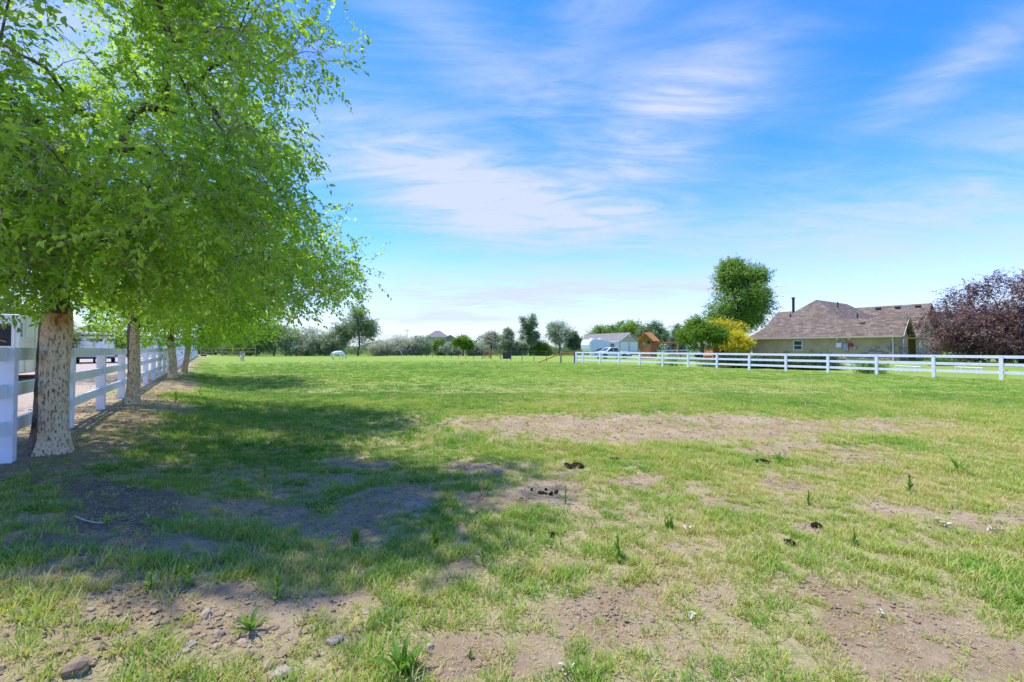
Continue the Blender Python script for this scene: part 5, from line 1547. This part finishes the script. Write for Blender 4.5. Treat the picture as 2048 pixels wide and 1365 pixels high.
def husk(label, px, py, size, seed):
    p = on_ground(px, py); r = random.Random(seed); H = thing('dry_husk', label, 'dry leaf', p + Vector((0, 0, .012)), r.uniform(-.5, .5), 'bleached dry leaves on the turf')
    for k in range(5):
        me = leaf_shape(1, .28, .9 + .3 * r.random(), .5, PALE, seed * 10 + k); inst('leaf', me, H, (r.uniform(-.3, .3) * size, r.uniform(-.3, .3) * size, 0), (r.uniform(-.4, .4), -r.uniform(0, .5), r.uniform(0, 6.3)), (size * .75 * r.uniform(.5, 1.1),) * 3)


husk('curled white dry leaf standing out in the centre foreground', 1385, 1240, .085, 1); husk('bleached curled leaf at the bottom centre edge', 1135, 1345, .09, 2)
husk('white dry leaves at the right beside a small weed', 1892, 1056, .13, 3); husk('white dry leaf litter near the right edge', 1982, 1066, .13, 4); husk('long pale leaf lying right of the leaning tuft', 1375, 1068, .12, 5)
husk('pale dry leaves low at right on brown soil', 1760, 1232, .07, 6)
for i, (px, py, s, lb) in enumerate(((978, 931, .035, 'small white stone on the bare patch near the dung heap'), (860, 1298, .026, 'round tan stone on brown soil by the big rosette'), (733, 1227, .026, 'pale stone among the clods left of centre'), (382, 1292, .022, 'small round pale stone among left clods'),
                                     (560, 1352, .042, 'flat brown stone at the bottom edge'), (412, 1234, .035, 'flat tan clod stone in the left clearing'), (145, 1345, .05, 'dark flat clod near the bottom left corner'), (670, 1285, .032, 'brown clod stone left of the big rosette'))):
    p = on_ground(px, py); o = inst('stone', rock_mesh(900 + i, STONE_P if i != 6 else CLOD, .6, 2), None, p + Vector((0, 0, s * .3)), (0, 0, i), (s,) * 3); tag(o, lb, 'stone', 'loose stones in the foreground')
# thin white cable or root by the sprout
a = [on_ground(px, py) + Vector((0, 0, .012)) for px, py in ((150, 1036), (168, 1044), (190, 1049), (215, 1049))]
tag(MB().tube([p_ - a[0] for p_ in a], .005, 6).build('pale_root', PALE), 'thin pale root curving through the dark soil patch', 'root').location = a[0]


# far thicket behind the scrub: one mass of low brush closing the view to the horizon
def thicket(label, px0, px1, Y, top, mat, n, leaf, seed, tb=0.):
    rng = np.random.default_rng(seed); px = px0 + (px1 - px0) * rng.random(n)
    x = (px - 1024) / F * Y; y = Y + rng.normal(size=n) * 2.5
    H = top * (.12 + 1.9 * np.clip(fbm(x, y * 0, .22, seed, 4) - .12, 0, 1) ** 1.25); z = H * rng.random(n) ** .8
    pos = np.stack([x, y, z], 1); tint = .42 + tb + .5 * (fbm(x, z * 2, .35, seed + 3, 3) - .5) + rng.normal(size=n) * .16
    L = leaf * (.6 + .8 * rng.random(n))
    o = leaves('thicket', pos, rnd_dir(rng, n) + np.array([0, 0, .4]), rnd_dir(rng, n), L, L * .7, tint, mat, None)
    tag(o, label, 'thicket', None, 'stuff')


thicket('low grey green brush massed behind the field edge', 470, 1180, 108, 3.8, OLIVE_D, 28000, .30, 61)
thicket('pale flowering brush massed behind the wire fence', 740, 1170, 112, 3.2, BLOSSOM, 16000, .30, 64)
thicket('distant tree belt along the horizon behind the right yards', 1130, 2100, 190, 5.0, OLIVE_D, 26000, .6, 62)
thicket('distant tree belt behind the left yard', -250, 480, 130, 5.0, GREEN_L, 20000, .5, 63)
